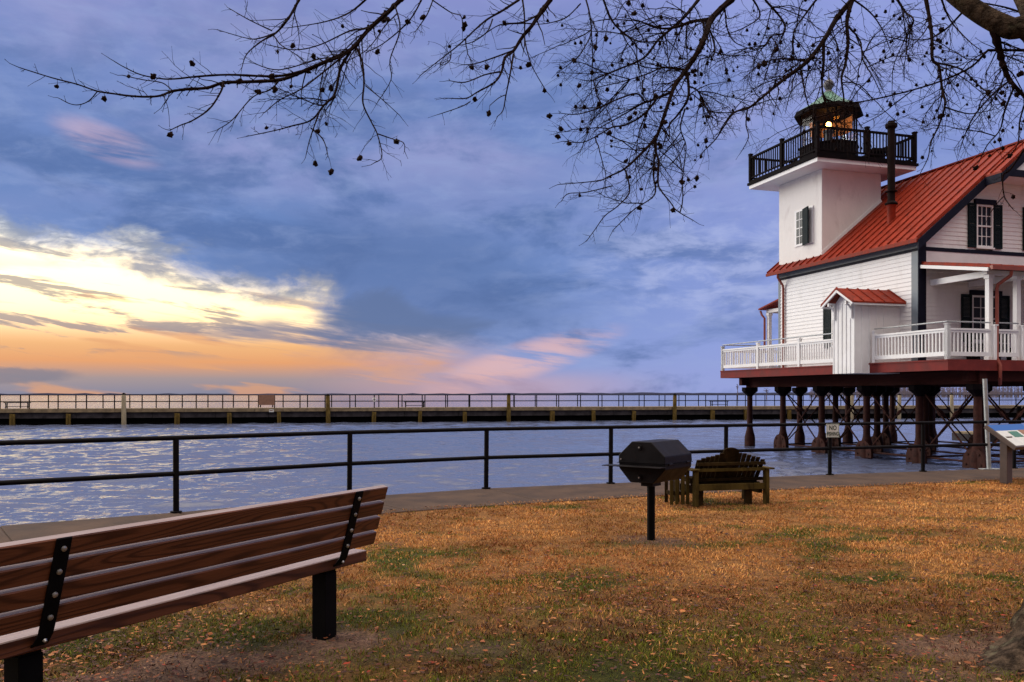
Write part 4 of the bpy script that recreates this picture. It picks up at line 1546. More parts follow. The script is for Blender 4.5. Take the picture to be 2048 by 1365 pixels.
# ------------------------------------------------------------------ pier across the basin
def build_pier():
    p0, p1 = Vector((-36.0, 59.5, 0)), Vector((14.2, 71.5, 0))
    d = (p1 - p0).normalized()
    rz = math.atan2(d.y, d.x)
    e = empty('pier', p0, rz, 'long low wooden pier with dark railings across the water', 'pier')
    X0, X1 = -28.0, 96.0
    zd = 0.45
    m = MB()
    x = X0
    while x < X1:
        m.box(x, x + 0.19, 0.0, 3.0, zd - 0.06, zd)
        x += 0.2
    m.build('deck', M['planks'], e)
    m = MB()
    x = X0
    while x < X1:
        l = random.uniform(4.5, 6.5)
        m.box(x, x + l - 0.02, -0.05, -0.003, zd - 0.26, zd + 0.012 * random.random())
        x += l
    m.build('edge_timber', M['planks'], e)
    m = MB()
    x = X0
    while x < X1:
        l = random.uniform(3.5, 5.5)
        m.box(x, x + l - 0.03, 0.08, 0.16, zd - 0.68, zd - 0.28)
        x += l
    m.build('apron_board', M['fascia'], e)
    m = MB()
    m.box(X0, X1, 0.3, 2.9, WATER - 1.0, zd - 0.1)  # black box painting the shade in the gap under the deck
    m.build('gap_fill', M['blacktimber'], e)
    # railings: rails as long tubes, one post part each
    rl = MB()
    for y in (0.25, 2.75):
        for z in (zd + 0.98, zd + 0.50):
            rl.tube([(X0, y, z), (X1, y, z)], 0.03, 6)
    rl.build('handrails', M['rail'], e)
    pp = None
    for y, sp, ph in ((0.25, 1.86, 0.35), (2.75, 1.86, 0.9)):
        x = -4.0 + ph
        while x < 86:
            if pp is None:
                pp = MB().tube([(0, 0, zd), (0, 0, zd + 1.0)], 0.042, 6).build('railing_post', M['rail'], e)
                o = pp
            else:
                o = copy_tree(pp, e)
            o.location = (x, y, 0)
            x += sp
    # pilings: tall pale ones and short mossy ones against the apron
    n = Vector((-d.y, d.x, 0))

    def along(px):
        r_ = (px - 1024) / F
        # intersect the viewing line x = r y with the pier front
        t = (r_ * p0.y - p0.x) / (d.x - r_ * d.y)
        return t
    tall = [249, 656, 1016, 1347, 1700, 1795, 1900]
    short = [26, 138, 355, 459, 558, 748, 840, 929, 1104, 1186, 1267, 1424, 1490, 1577, 1640]
    tp = sp_ = None
    for px in tall:
        if tp is None:
            tp = MB().lathe(0, 0, [(0.17, WATER - 1), (0.165, 0.3), (0.15, 1.42), (0.13, 1.47)], 12).build('tall_piling', M['pilingpale'], e, smooth=True)
            MB().lathe(0, 0, [(0.165, 1.43), (0.165, 1.47), (0.02, 1.56)], 12).build('cap', M['blacktimber'], tp)
            o = tp
        else:
            o = copy_tree(tp, e)
        o.location = (along(px), -0.23, random.uniform(-0.06, 0.05))
        o.rotation_euler = (random.uniform(-0.01, 0.02), random.uniform(-0.02, 0.02), 0)
        if px in (656, 1016, 1347):
            o.data = o.data.copy()
            o.data.materials[0] = M['piling']
    for px in short:
        if sp_ is None:
            m = MB()
            m.box(-0.18, -0.01, -0.14, 0.05, WATER - 1, zd - 0.27)
            m.box(0.015, 0.17, -0.12, 0.05, WATER - 1, zd - 0.29)
            sp_ = m.build('short_piling', M['piling'], e)
            o = sp_
        else:
            o = copy_tree(sp_, e)
        o.location = (along(px), -0.08, -0.10 * random.random())
        o.rotation_euler = (random.uniform(-0.02, 0.02), random.uniform(-0.05, 0.05), 0)
        o.scale = (random.uniform(0.7, 1.1), 1, 1)

    def on_pier(px, y, z):
        return e_mat @ Vector((along(px), y, z))
    e_mat = Matrix.Translation(p0) @ Matrix.Rotation(rz, 4, 'Z')
    # benches on the pier
    first = None
    labs = ['dark backless bench on the pier at the far left end of the railing', 'dark backless bench on the pier right of the middle, between two posts', 'dark backless bench on the pier left of the lighthouse piles']
    for px, lab in zip((14, 836, 1462), labs):
        if first is None:
            first = empty('pier_bench', (0, 0, 0), rz)
            MB().box(-0.85, 0.85, -0.2, 0.2, 0.40, 0.45).build('seat', M['black'], first)
            for x in (-0.72, 0.72):
                for y in (-0.15, 0.15):
                    MB().box(x - 0.03, x + 0.03, y - 0.03, y + 0.03, 0.0, 0.40).build('leg', M['black'], first)
            MB().box(-0.72, 0.72, -0.02, 0.02, 0.12, 0.16).build('stretcher', M['black'], first)
            o = first
        else:
            o = copy_tree(first)
        o.location = on_pier(px, 2.2, zd)
        tag(o, lab, 'bench', 'benches on the pier')
    # board on the railing and a small notice on the edge
    s = empty('signboard', on_pier(533, 0.12, 0.80), rz, 'blank brown board fixed to the pier railing', 'sign')
    w = 0.58
    MB().box(-w, w, -0.03, 0.0, -0.12, 0.66).build('board', M['brownsign'], s)
    m = MB()
    m.box(-w + 0.1, -w + 0.18, 0.003, 0.05, -0.3, 0.6)
    m.box(w - 0.18, w - 0.1, 0.003, 0.05, -0.3, 0.6)
    m.build('batten', M['rail'], s)
    s = empty('notice', on_pier(543, -0.09, zd - 0.20), rz, 'small white notice on the pier edge below the brown board', 'sign')
    MB().box(-0.17, 0.17, -0.012, 0.0, -0.10, 0.10).build('plate', M['signwhite'], s)
    MB().box(-0.12, 0.12, -0.016, -0.013, -0.02, 0.04).build('lettering', M['brownsign'], s)
    s = empty('life_ring', on_pier(749, 0.16, zd + 0.62), rz, 'small white round life ring hung on the pier railing', 'life ring')
    m = MB()
    ring = []
    for k in range(17):
        t = 2 * math.pi * k / 16
        ring.append((0.12 * math.cos(t), 0, 0.12 * math.sin(t)))
    m.tube(ring, 0.03, 6, cap=False)
    m.build('ring', M['signwhite'], s)


build_pier()


def build_float():
    c = at(1975, 880, 0.0)
    Y = 38.0
    x0, x1 = (1922 - 1024) / F * Y, (2080 - 1024) / F * Y
    e = empty('boat_dock', ((x0 + x1) / 2, Y, 0), R(4), 'low dark wooden dock on posts behind the lighthouse piles', 'dock')
    h = (x1 - x0) / 2
    MB().box(-h, h, -0.8, 0.8, -0.28, -0.20).build('deck', M['planks'], e)
    m = MB()
    m.box(-h - 0.01, h + 0.01, -0.84, -0.805, -0.62, -0.22)
    m.box(-h - 0.01, -h + 0.05, -0.8, 0.8, -0.62, -0.285)
    m.build('fascia', M['fascia'], e)
    for x in (-h + 0.3, 0.2, h - 0.4):
        MB().tube([(x, -0.95, -2), (x, -0.95, 0.95)], 0.09, 10).build('post', M['blacktimber'], e)


build_float()


# ------------------------------------------------------------------ railing along the sea wall, with its sign
def build_sea_rail():
    posts = [(-8.25, 7.3), (-6.05, 9.0), (-4.13, 10.45), (-2.29, 11.97), (-0.40, 13.12), (1.61, 13.88), (3.68, 14.64), (5.75, 15.38), (7.76, 16.05), (9.9, 16.76), (12.0, 17.45), (14.1, 18.15)]
    e = empty('railing', (0, 0, 0), 0, 'dark painted pipe railing with two rails along the sea wall path', 'railing')
    pts = [Vector((x, y, 0)) for x, y in posts]
    for z, nm in ((0.92, 'top_rail'), (0.48, 'middle_rail')):
        MB().tube([p + Vector((0, 0, z)) for p in pts], 0.030, 10).build(nm, M['rail'], e, smooth=True)
    proto = None
    for p in pts:
        if proto is None:
            m = MB().tube([(0, 0, 0), (0, 0, 0.92)], 0.036, 10)
            m.tube([(0, 0, 0), (0, 0, 0.02)], 0.07, 10)
            proto = m.build('post', M['rail'], e, smooth=True)
            o = proto
        else:
            o = copy_tree(proto, e)
        o.location = p
        o.rotation_euler = (0, random.uniform(-0.012, 0.012), random.random())
    # sign
    p = pts[7]
    rz = R(10)
    s = empty('no_fishing_sign', (p.x + 0.03, p.y - 0.055, 0.68), rz, 'square white NO FISHING sign on a railing post', 'sign')
    MB().box(-0.125, 0.125, -0.008, 0.0, 0.0, 0.245).build('plate', M['signwhite'], s)
    bd = MB()
    for a in ((-0.118, 0.118, 0.006, 0.011), (-0.118, 0.118, 0.234, 0.239), (-0.118, -0.113, 0.011, 0.234), (0.113, 0.118, 0.011, 0.234)):
        bd.box(a[0], a[1], -0.0105, -0.009, a[2], a[3])
    bd.build('border', M['signgreen'], s)
    text('lettering', 'NO', 0.115, (0, -0.010, 0.135), s, M['letter'], 0.8)
    text('lettering', 'FISHING', 0.095, (0, -0.010, 0.035), s, M['letter'], 0.62)


def text(name, body, size, loc, parent, m_, sx=1.0):
    cu = bpy.data.curves.new(name, 'FONT')
    cu.body = body
    cu.size = size
    cu.align_x = 'CENTER'
    cu.extrude = 0.0008
    cu.offset = 0.003
    cu.space_character = 1.05
    tmp = bpy.data.objects.new(name, cu)
    COL.objects.link(tmp)
    dg = bpy.context.evaluated_depsgraph_get()
    me = bpy.data.meshes.new_from_object(tmp.evaluated_get(dg))
    bpy.data.objects.remove(tmp)
    bpy.data.curves.remove(cu)
    me.materials.clear()
    me.materials.append(m_)
    o = bpy.data.objects.new(name, me)
    COL.objects.link(o)
    o.parent = parent
    o.location = loc
    o.rotation_euler = (R(90), 0, 0)
    o.scale = (sx, 1, 1)
    return o


build_sea_rail()


# ------------------------------------------------------------------ near park bench (local x along the bench, y towards the water)
def build_park_bench():
    d = Vector((0.479, 0.878))
    ang = math.atan2(d.y, d.x)
    top = Vector((-0.904, 5.04))               # below the top of the right strap
    L = 1.86
    e = empty('park_bench', (top.x, top.y, 0), ang, 'stained plank park bench with black metal straps facing the water', 'bench')
    ZT, TILT = 0.875, R(17)
    up = Vector((0, -math.sin(TILT), math.cos(TILT)))       # local: leans back, away from the water
    # local y axis points to the water
    fw = Vector((0, math.cos(TILT), math.sin(TILT)))
    base = Vector((0, 0.0, ZT)) + Vector((0, 0, 0))
    x0, x1 = -L - 0.29, 0.29
    hs, gap, th = 0.0825, 0.0175, 0.042
    for k in range(4):
        c = base - up * (hs / 2 + k * (hs + gap)) + fw * (0.025)
        m = MB().bar(Vector((x0, c.y, c.z)), Vector((x1, c.y, c.z)), th, hs, up)
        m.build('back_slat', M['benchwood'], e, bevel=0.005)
    yb = (base - up * 0.40).y
    zs = 0.468
    for k in range(4):
        y = yb + 0.056 + (0 if k == 0 else 0.05) + k * 0.108
        m = MB().box(x0, x1, y, y + (0.15 if k == 0 else 0.10), zs - (0.068 if k == 0 else 0.042), zs)
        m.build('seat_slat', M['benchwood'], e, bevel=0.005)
    # straps
    sm = None
    for x in (-L, 0.0):
        pts = []
        for s_ in (-0.004, 0.12, 0.25, 0.37):
            pts.append(base - up * s_ - fw * 0.002)
        q = pts[-1]
        pts += [q + Vector((0, 0.016, -0.045)), q + Vector((0, 0.048, -0.088)), q + Vector((0, 0.10, -0.115)), q + Vector((0, 0.45, -0.115))]
        w, t = 0.066, 0.011
        vs, fs = [], []
        for i, p in enumerate(pts):
            tg = (pts[min(i + 1, len(pts) - 1)] - pts[max(i - 1, 0)]).normalized()
            nn = Vector((1, 0, 0)).cross(tg).normalized()
            for sx, sn in ((-1, -1), (1, -1), (1, 1), (-1, 1)):
                vs.append(p + Vector((x + sx * w / 2, 0, 0)) + nn * (sn * t / 2))
        for i in range(len(pts) - 1):
            for j in range(4):
                fs.append((i * 4 + j, i * 4 + (j + 1) % 4, i * 4 + 4 + (j + 1) % 4, i * 4 + 4 + j))
        fs += [(0, 1, 2, 3), tuple(len(vs) - 4 + j for j in (3, 2, 1, 0))]
        m = MB().add(vs, fs)
        so = m.build('strap', M['black'], e, bevel=0.003)
        for k in range(4):
            c = base - up * (hs / 2 + k * (hs + gap)) - fw * 0.009
            b = MB().tube([c + Vector((x, 0, 0)), c + Vector((x, 0, 0)) - fw * 0.006, c + Vector((x, 0, 0)) - fw * 0.009], [0.0125, 0.0115, 0.006], 10)
            b.build('bolt', M['bolt'], so, smooth=True)
        c = q + Vector((x, 0.022, -0.072))
        MB().tube([c, c + Vector((0, -0.008, -0.006))], [0.010, 0.006], 8).build('bolt', M['bolt'], so)
        lg = MB()
        yl = 0.27
        lg.box(x - 0.053, x + 0.053, yl - 0.053, yl + 0.053, -0.05, zs - 0.092)
        lg.build('leg', M['black'], e, bevel=0.004)
        ar = MB()
        ar.box(x - 0.045, x + 0.045, yl - 0.05, yl + 0.20, zs - 0.090, zs - 0.082)
        ar.build('seat_bracket', M['black'], e)


build_park_bench()


# ------------------------------------------------------------------ grill on a post (local x across the front, y along the drum)
def build_grill():
    e2 = Vector((0.60, 0.80))
    ang = math.atan2(e2.y, e2.x) - math.pi / 2
    g = empty('charcoal_grill', (1.40, 8.56, 0), ang, 'black covered octagonal charcoal grill on a single post in the lawn', 'grill')
    MB().tube([(0, 0, -0.05), (0, 0, 0.54)], 0.040, 14).build('post', M['black'], g, smooth=True)
    MB().box(-0.065, 0.065, -0.09, 0.09, 0.535, 0.575).build('bracket', M['grill'], g)
    w, zb, zt = 0.255, 0.578, 0.985
    hh = zt - zb
    oct_ = [(-0.5 * w, zb), (0.5 * w, zb), (w, zb + 0.34 * hh), (w, zb + 0.66 * hh), (0.42 * w, zt), (-0.42 * w, zt), (-w, zb + 0.66 * hh), (-w, zb + 0.34 * hh)]
    y0, y1 = -0.20, 0.40
    m = MB()
    lower = [oct_[0], oct_[1], oct_[2], (w, zb + 0.46 * hh), (-w, zb + 0.46 * hh), oct_[7]]
    m.prism([(x, y0, z) for x, z in lower], (0, y1 - y0, 0))
    m.build('firebox', M['grill'], g, bevel=0.006)
    m = MB()
    up = [(w + 0.004, zb + 0.468 * hh), oct_[3], oct_[4], oct_[5], oct_[6], (-w - 0.004, zb + 0.468 * hh)]
    m.prism([(x, y0 - 0.005, z) for x, z in up], (0, y1 - y0 + 0.01, 0))
    lid = m.build('lid', M['grill'], g, bevel=0.006)
    m = MB()
    m.box(-w - 0.02, w + 0.012, y0 - 0.006, y1 + 0.006, zb + 0.455 * hh, zb + 0.466 * hh)
    m.build('rim', M['grill'], g)
    m = MB()
    m.box(-w - 0.11, w + 0.015, y0 - 0.15, y0 - 0.004, zb + 0.40 * hh, zb + 0.42 * hh)
    m.build('shelf', M['grill'], g, bevel=0.002)
    for x, z, p in ((-0.02, zb + 0.13 * hh, None), (-0.02, zb + 0.86 * hh, lid)):
        MB().tube([(x, y0 - 0.004, z), (x, y0 - 0.014, z)], [0.030, 0.026], 12).build('vent', M['grill'], p or g)
        MB().tube([(x, y0 - 0.012, z), (x, y0 - 0.024, z)], [0.010, 0.007], 10).build('bolt', M['bolt'], p or g, smooth=True)
    MB().tube([(-w + 0.03, y0 - 0.005, zb + 0.56 * hh), (-w + 0.03, y0 - 0.02, zb + 0.56 * hh)], 0.008, 8).build('bolt', M['bolt'], g)
    m = MB()
    m.tube([(-w - 0.01, 0.0, zb + 0.57 * hh), (-w - 0.07, 0.0, zb + 0.57 * hh), (-w - 0.07, 0.2, zb + 0.57 * hh), (-w - 0.01, 0.2, zb + 0.57 * hh)], 0.009, 8)
    m.build('handle', M['bolt'], lid)
    for y in (y0 + 0.1, y1 - 0.1):
        MB().tube([(w + 0.008, y - 0.035, zb + 0.462 * hh), (w + 0.008, y + 0.035, zb + 0.462 * hh)], 0.011, 8).build('hinge', M['grill'], lid)


build_grill()


# ------------------------------------------------------------------ weathered garden bench (local x across, y towards the water)
def build_garden_bench():
    ang = math.atan2(0.27, 1.03)
    e = empty('garden_bench', (2.90, 11.34, 0), ang, 'dark mossy wooden garden bench with arched slatted back facing the water', 'bench')
    W2 = 0.52
    # back slats lean towards the viewer at the top
    n = 15
    x = -W2 + 0.035
    for k in range(n):
        fr = (k + 0.5) / n
        xc = -W2 + 0.03 + (2 * W2 - 0.06) * fr
        c = abs(fr - 0.5) * 2
        wide = 0.030
        ht = 0.705 - 0.125 * c ** 1.2
        if abs(fr - 0.5) < 0.11:
            continue
        fan = (fr - 0.5) * 0.03
        m = MB()
        b0, b1 = Vector((xc, 0.16, 0.24)), Vector((xc + fan, -0.05, ht + random.uniform(-0.012, 0.008)))
        m.bar(b0, b1, wide * 2 * 0.96, 0.02, (0, 1, 0))
        m.build('back_slat', M['oldwood'], e, bevel=0.003)
    m = MB()
    pts = []
    for k in range(11):
        t = math.pi * k / 10
        pts.append((-0.115 * math.cos(t), -0.058, 0.695 + 0.052 * math.sin(t)))
    poly = [(-0.115, 0.16, 0.24)] + pts + [(0.115, 0.16, 0.24)]
    m.prism(poly, (0, 0.02, 0.003))
    m.build('back_panel', M['oldwood'], e)
    for z, y, mt in ((0.535, -0.045, 'oldwood'), (0.455, -0.03, 'oldpale'), (0.315, 0.085, 'oldwood')):
        m = MB().box(-W2 - 0.02 + (0.04 if z > 0.5 else 0), W2 + 0.02 - (0.04 if z > 0.5 else 0), y - 0.03, y, z - 0.022, z + 0.022)
        m.build('back_rail', M[mt], e, bevel=0.004)
    for s in (-1, 1):
        m = MB().box(s * W2 - 0.045 * 0.5, s * W2 + 0.045 * 0.5, -0.10, 0.0, -0.02, 0.45)
        m.build('back_leg', M['oldpale'], e, bevel=0.004)
        m = MB().box(s * W2 - 0.02, s * W2 + 0.02, 0.46, 0.56, -0.02, 0.45)
        m.build('front_leg', M['oldwood'], e, bevel=0.004)
        m = MB().box(s * (W2 + 0.03) - 0.06, s * (W2 + 0.03) + 0.06, -0.12, 0.66, 0.452, 0.475)
        m.build('arm', M['oldpale'], e, bevel=0.004)
        m = MB().box(s * (W2 - 0.06) - 0.02, s * (W2 - 0.06) + 0.02, -0.02, 0.50, 0.13, 0.23)
        m.build('seat_bearer', M['oldwood'], e)
    for s, x in ((1, 0.30), (-1, -0.42)):
        m = MB().box(x - 0.05, x + 0.05, 0.02, 0.06, -0.02, 0.25)
        m.build('brace', M['oldwood'], e)
    for k in range(6):
        y = 0.06 + k * 0.085
        z = 0.25 + (y + 0.02) * 0.12
        MB().box(-W2 + 0.03, W2 - 0.03, y, y + 0.075, z - 0.01, z + 0.012).build('seat_slat', M['oldwood'], e)
    m = MB().box(-W2 + 0.02, W2 - 0.02, -0.06, -0.03, 0.185, 0.27)
    m.build('rear_rail', M['oldpale'], e, bevel=0.004)
    # a panel of upright slats leaning beside it
    s = empty('slatted_crate', (2.23, 11.22, 0), R(6), 'narrow weathered crate of upright mossy slats left of the garden bench', 'crate')
    for k, x in enumerate((-0.125, -0.045, 0.03, 0.10)):
        MB().box(x - 0.022, x + 0.022, 0.02 * (k % 2), 0.02 * (k % 2) + 0.02, 0.0, 0.47 + 0.02 * (k % 3)).build('slat', M['oldpale'], s, bevel=0.003)
        MB().box(x - 0.022, x + 0.022, 0.24, 0.26, 0.0, 0.46).build('slat', M['oldwood'], s, bevel=0.003)
    for z in (0.12, 0.38):
        MB().box(-0.13, 0.13, 0.043, 0.062, z, z + 0.05).build('crossbar', M['oldwood'], s)
        for x in (-0.13, 0.11):
            MB().box(x, x + 0.02, 0.064, 0.238, z, z + 0.05).build('crossbar', M['oldwood'], s)


build_garden_bench()


# ------------------------------------------------------------------ sign post and reading panel on the right
def build_right():
    p = Vector((9.29, 16.55, 0))
    e = empty('sign_post', p, 0, 'bare galvanised steel post without a sign, leaning at the path edge', 'post')
    m = MB().tube([(0, 0, 0.0), (-0.085, 0, 1.76)], 0.042, 10)
    m.build('pole', M['galv'], e, smooth=True)
    MB().box(-0.16, 0.22, -0.09, 0.09, 0.0, 0.012).build('base_plate', M['galv'], e)
    # reading panel: top edge towards the water, sloping down to the reader
    q = Vector((0.26, -0.40, 0)).normalized()
    ang = math.atan2(-q.y, -q.x) - math.pi / 2        # local y = away from the reader
    r = empty('reading_panel', (8.17 + 0.02, 14.09, 0), ang, 'low slanted information panel with a blue headed map on a brown stand', 'information panel')
    MB().box(-0.085, 0.085, -0.06, 0.06, -0.02, 0.76).build('leg', M['panelbrown'], r, bevel=0.005)
    MB().box(0.75, 0.92, -0.06, 0.06, -0.02, 0.76).build('leg', M['panelbrown'], r, bevel=0.005)
    tz, bz, ty, by = 0.95, 0.60, 0.25, -0.25
    m = MB()
    n_ = Vector((0, -(tz - bz), ty - by)).normalized()
    poly = [Vector((-0.16, ty, tz)), Vector((1.0, ty, tz)), Vector((1.0, by, bz)), Vector((-0.16, by, bz))]
    m.prism(poly, -n_ * 0.07)
    m.build('frame', M['panelbrown'], r, bevel=0.006)

    def patch(u0, u1, v0, v1, mt, nm, lift):
        def pt(u, v):
            return Vector((-0.16 + 1.16 * u, ty + (by - ty) * v, tz + (bz - tz) * v)) + n_ * lift
        MB().prism([pt(u0, v0), pt(u1, v0), pt(u1, v1), pt(u0, v1)], n_ * 0.003).build(nm, mt, r)
    patch(0.02, 0.98, 0.03, 0.30, M['blue'], 'heading', 0.002)
    patch(0.02, 0.98, 0.30, 0.95, M['paper'], 'map', 0.002)
    patch(0.30, 0.55, 0.35, 0.6, M['signgreen'], 'picture', 0.006)
    patch(0.62, 0.92, 0.3, 0.8, M['brownsign'], 'picture', 0.006)


build_right()


# ------------------------------------------------------------------ bare gum tree, trunk just outside on the right
def build_tree():
    base = Vector((3.63, 4.98, 0))
    T = empty('gum_tree', base, 0, 'bare gum tree with rough bark and drooping twigs full of spiky seed balls', 'tree')
    inv = -base

    # trunk with flared roots
    na, nz = 180, 60
    zs = np.concatenate([np.linspace(-0.12, 0.7, 70), np.linspace(0.73, 5.2, 70)])
    th = np.linspace(0, 2 * np.pi, na, endpoint=False)
    TT, ZZ = np.meshgrid(th, zs)
    r = 0.40 - 0.028 * ZZ
    lob = 0.5 + 0.5 * np.cos(TT * 5 + 0.9) + 0.25 * np.cos(TT * 3 + 2)
    zz = np.maximum(ZZ, -0.05)
    r += (0.10 + 0.16 * np.clip(lob, 0, 1.3)) * np.exp(-(zz + 0.05) / 0.20)
    r += 0.05 * np.exp(-zz / 0.9)
    dth = np.abs((TT - R(200) + np.pi) % (2 * np.pi) - np.pi)
    r += 0.56 * np.exp(-(dth / 0.36) ** 2) * np.exp(-(zz + 0.05) / 0.22)
    cr = vnoise(TT * 8.0 + 0.6 * vnoise(TT * 3, ZZ * 3, 1.0, 2), ZZ * 3.4, 1.0, 2)
    cr2 = vnoise(TT * 14, ZZ * 7, 1.0, 2)
    r += (np.abs(cr - 0.5) * 0.22) + (cr2 - 0.5) * 0.09 - 0.03
    lean = 0.05 * ZZ
    x = r * np.cos(TT) - lean * 0.3
    y = r * np.sin(TT) + lean
    v = np.stack([x.ravel(), y.ravel(), ZZ.ravel()], 1)
    i = np.arange(na * len(zs)).reshape(len(zs), na)
    j = np.roll(i, -1, 1)
    f = np.stack([i[:-1].ravel(), j[:-1].ravel(), j[1:].ravel(), i[1:].ravel()], 1)
    np_mesh('trunk', v, f, M['bark'], T, smooth=True)

    big = MB()       # limbs
    tw = MB()        # twigs
    balls = []
    SEG = []

    def smooth_path(P, n=5):
        P = [Vector(p) for p in P]
        if len(P) < 3:
            return P
        out = []
        for k in range(len(P) - 1):
            p0, p1, p2, p3 = P[max(k - 1, 0)], P[k], P[k + 1], P[min(k + 2, len(P) - 1)]
            for t in np.linspace(0, 1, n, endpoint=False):
                out.append(0.5 * ((2 * p1) + (p2 - p0) * t + (2 * p0 - 5 * p1 + 4 * p2 - p3) * t * t + (3 * p1 - p0 - 3 * p2 + p3) * t ** 3))
        out.append(P[-1])
        return out

    def twig(p, d, L, r0, lvl, sag):
        """a crooked twig with shorter ones along it"""
        n = max(3, int(L / 0.045))
        pts = [p.copy()]
        q = p.copy()
        dd = d.normalized()
        for k in range(n):
            dd = (dd + Vector((random.gauss(0, .16), random.gauss(0, .16), random.gauss(0, .16) + sag))).normalized()
            q = q + dd * (L / n)
            pts.append(q.copy())
        rad = [r0 * (1 - 0.55 * k / n) for k in range(n + 1)]
        tw.tube(pts, rad, 3 if r0 < 0.003 else 4, cap=False)
        tw.tube([pts[-1], pts[-1] + dd * 0.008], [rad[-1] * 1.7, rad[-1]], 3)
        if lvl > 0:
            k = 1
            while k < n:
                if random.random() < 0.62:
                    a = pts[k]
                    side = dd.cross(Vector((random.gauss(0, 1), random.gauss(0, 1), random.gauss(0, 1))))
                    if side.length > 1e-4:
                        nd = (dd * random.uniform(.5, 1.0) + side.normalized() * random.uniform(.5, 1.0)).normalized()
                        twig(a, nd, L * random.uniform(0.16, 0.5), max(0.0013, rad[k] * 0.70), lvl - 1, sag * 0.5)
                k += 1
        if random.random() < (0.028 if lvl == 0 else 0.11):
            e_ = pts[-1] + Vector((random.uniform(-.012, .012), random.uniform(-.012, .012), -random.uniform(0.012, 0.034)))
            tw.tube([pts[-1], pts[-1].lerp(e_, 0.5) + Vector((0.003, 0, 0)), e_], [0.0014, 0.0012, 0.0014], 3, cap=False)
            balls.append(e_)

    def branch(px, y0, y1, r0, r1, dens=1.0, tl=0.28, sag=-0.05, lvl=2, limb=False, jit=0.10):
        """main branch from measured picture points; distance runs from y0 to y1"""
        n = len(px)
        P = []
        wob = [random.uniform(-jit, jit) for _ in range(n)]
        for k, (x, y) in enumerate(px):
            Y = y0 + (y1 - y0) * k / (n - 1) + (wob[k] if 0 < k < n - 1 else 0)
            P.append(at(x, y, Y) + inv)
        S = smooth_path(P)
        m = len(S)
        r0, r1 = r0 * 1.22, r1 * 1.15
        SEG.append((S, r0))
        rad = [(r0 + (r1 - r0) * (k / (m - 1)) ** 0.8) * random.uniform(0.93, 1.08) for k in range(m)]
        (big if limb else tw).tube(S, rad, 10 if limb else 6)
        Lacc = 0
        nxt = random.uniform(0.02, 0.06)
        for k in range(1, m):
            seg = (S[k] - S[k - 1]).length
            Lacc += seg
            if Lacc > nxt and dens > 0:
                d = (S[k] - S[k - 1]).normalized()
                if random.random() < 0.3:
                    # knots
                    tw.tube([S[k] - d * rad[k] * 1.2, S[k], S[k] + d * rad[k] * 1.2], [rad[k], rad[k] * 1.3, rad[k]], 5, cap=False)
                side = d.cross(Vector((random.gauss(0, .5), random.gauss(0, 1), random.gauss(0, .5)))).normalized()
                if random.random() < 0.5:
                    side = -side
                nd = d * random.uniform(.4, 1.0) + side * random.uniform(.5, 1.0)
                frac = 1 - 0.6 * k / m
                twig(S[k], nd, tl * random.choice((0.18, 0.3, 0.5, 0.8, 1.1, 1.4)) * random.uniform(0.7, 1.2) * frac, max(0.0018, min(rad[k] * 0.42, 0.0046)), lvl if random.random() < 0.7 else lvl - 1, sag * random.uniform(0, 1.6))
                nxt = Lacc + random.uniform(0.008, 0.032) / dens
        # tip
        d = (S[-1] - S[-2]).normalized()
        twig(S[-1], d, 0.07, r1, 0, 0.0)

    # heavy limb at the upper right and the limbs that carry the branches above the picture
    trunk_top = base + Vector((0, 0.2, 3.6))

    def limb(P, r0, r1):
        S = smooth_path([Vector(p) + inv for p in P], 7)
        big.tube(S, [r0 + (r1 - r0) * k / (len(S) - 1) for k in range(len(S))], 14)
    heavy = [base + Vector((-0.15, 0.15, 2.9)), at(2075, 78, 5.2), at(2017, 56, 5.25), at(1962, 28, 5.3), at(1905, -14, 5.35), at(1820, -90, 5.4), at(1650, -170, 5.5), at(1480, -200, 5.6), at(1200, -190, 5.6), at(980, -130, 5.4), at(860, -60, 5.2), at(801, 0, 5.05)]
    limb(heavy, 0.074, 0.017)
    limb([at(1650, -170, 5.5), at(1560, -120, 5.7), at(1500, -45, 5.8), at(1463, 0, 5.85)], 0.03, 0.022)
    limb([at(1200, -190, 5.6), at(1150, -110, 5.5), at(1118, -40, 5.4), at(1101, 0, 5.35)], 0.022, 0.014)
    limb([at(1820, -90, 5.4), at(1770, -70, 5.6), at(1730, -30, 5.8), at(1705, 0, 5.9)], 0.026, 0.018)
    limb([at(2075, 78, 5.2), at(1990, -80, 5.9), at(1900, -60, 6.1), at(1852, 0, 6.1)], 0.035, 0.015)

    B = branch
    # left bough
    B([(801, 0), (776, 25), (739, 58), (701, 100), (660, 120), (602, 145), (560, 160), (498, 164), (448, 166), (415, 176), (374, 179), (344, 183), (320, 192), (290, 194), (257, 192), (228, 188), (195, 183), (154, 169), (104, 156), (40, 136)], 5.05, 4.3, 0.0125, 0.0022, 0.75, 0.20, 0.0, 1, jit=0.03)
    B([(602, 143), (552, 153), (456, 150), (390, 154), (353, 158), (324, 158), (282, 150), (249, 135), (230, 124)], 4.72, 4.4, 0.006, 0.002, 0.8, 0.16, 0.02, 1, jit=0.03)
    B([(344, 181), (324, 166), (286, 160), (245, 151)], 4.5, 4.4, 0.003, 0.0018, 0.5, 0.08, 0, 0)
    B([(195, 183), (178, 202), (158, 210), (140, 208), (122, 199)], 4.42, 4.4, 0.0026, 0.0018, 0.3, 0.05, 0, 0, jit=0.01)
    B([(448, 166), (440, 187), (419, 218), (386, 241), (361, 251), (340, 261)], 4.6, 4.4, 0.0055, 0.002, 0.7, 0.13, -0.04, 1, jit=0.03)
    B([(701, 104), (681, 137), (670, 187), (647, 212), (622, 241), (581, 253), (552, 261), (500, 272)], 4.95, 4.6, 0.008, 0.002, 0.9, 0.20, -0.05, 2, jit=0.04)
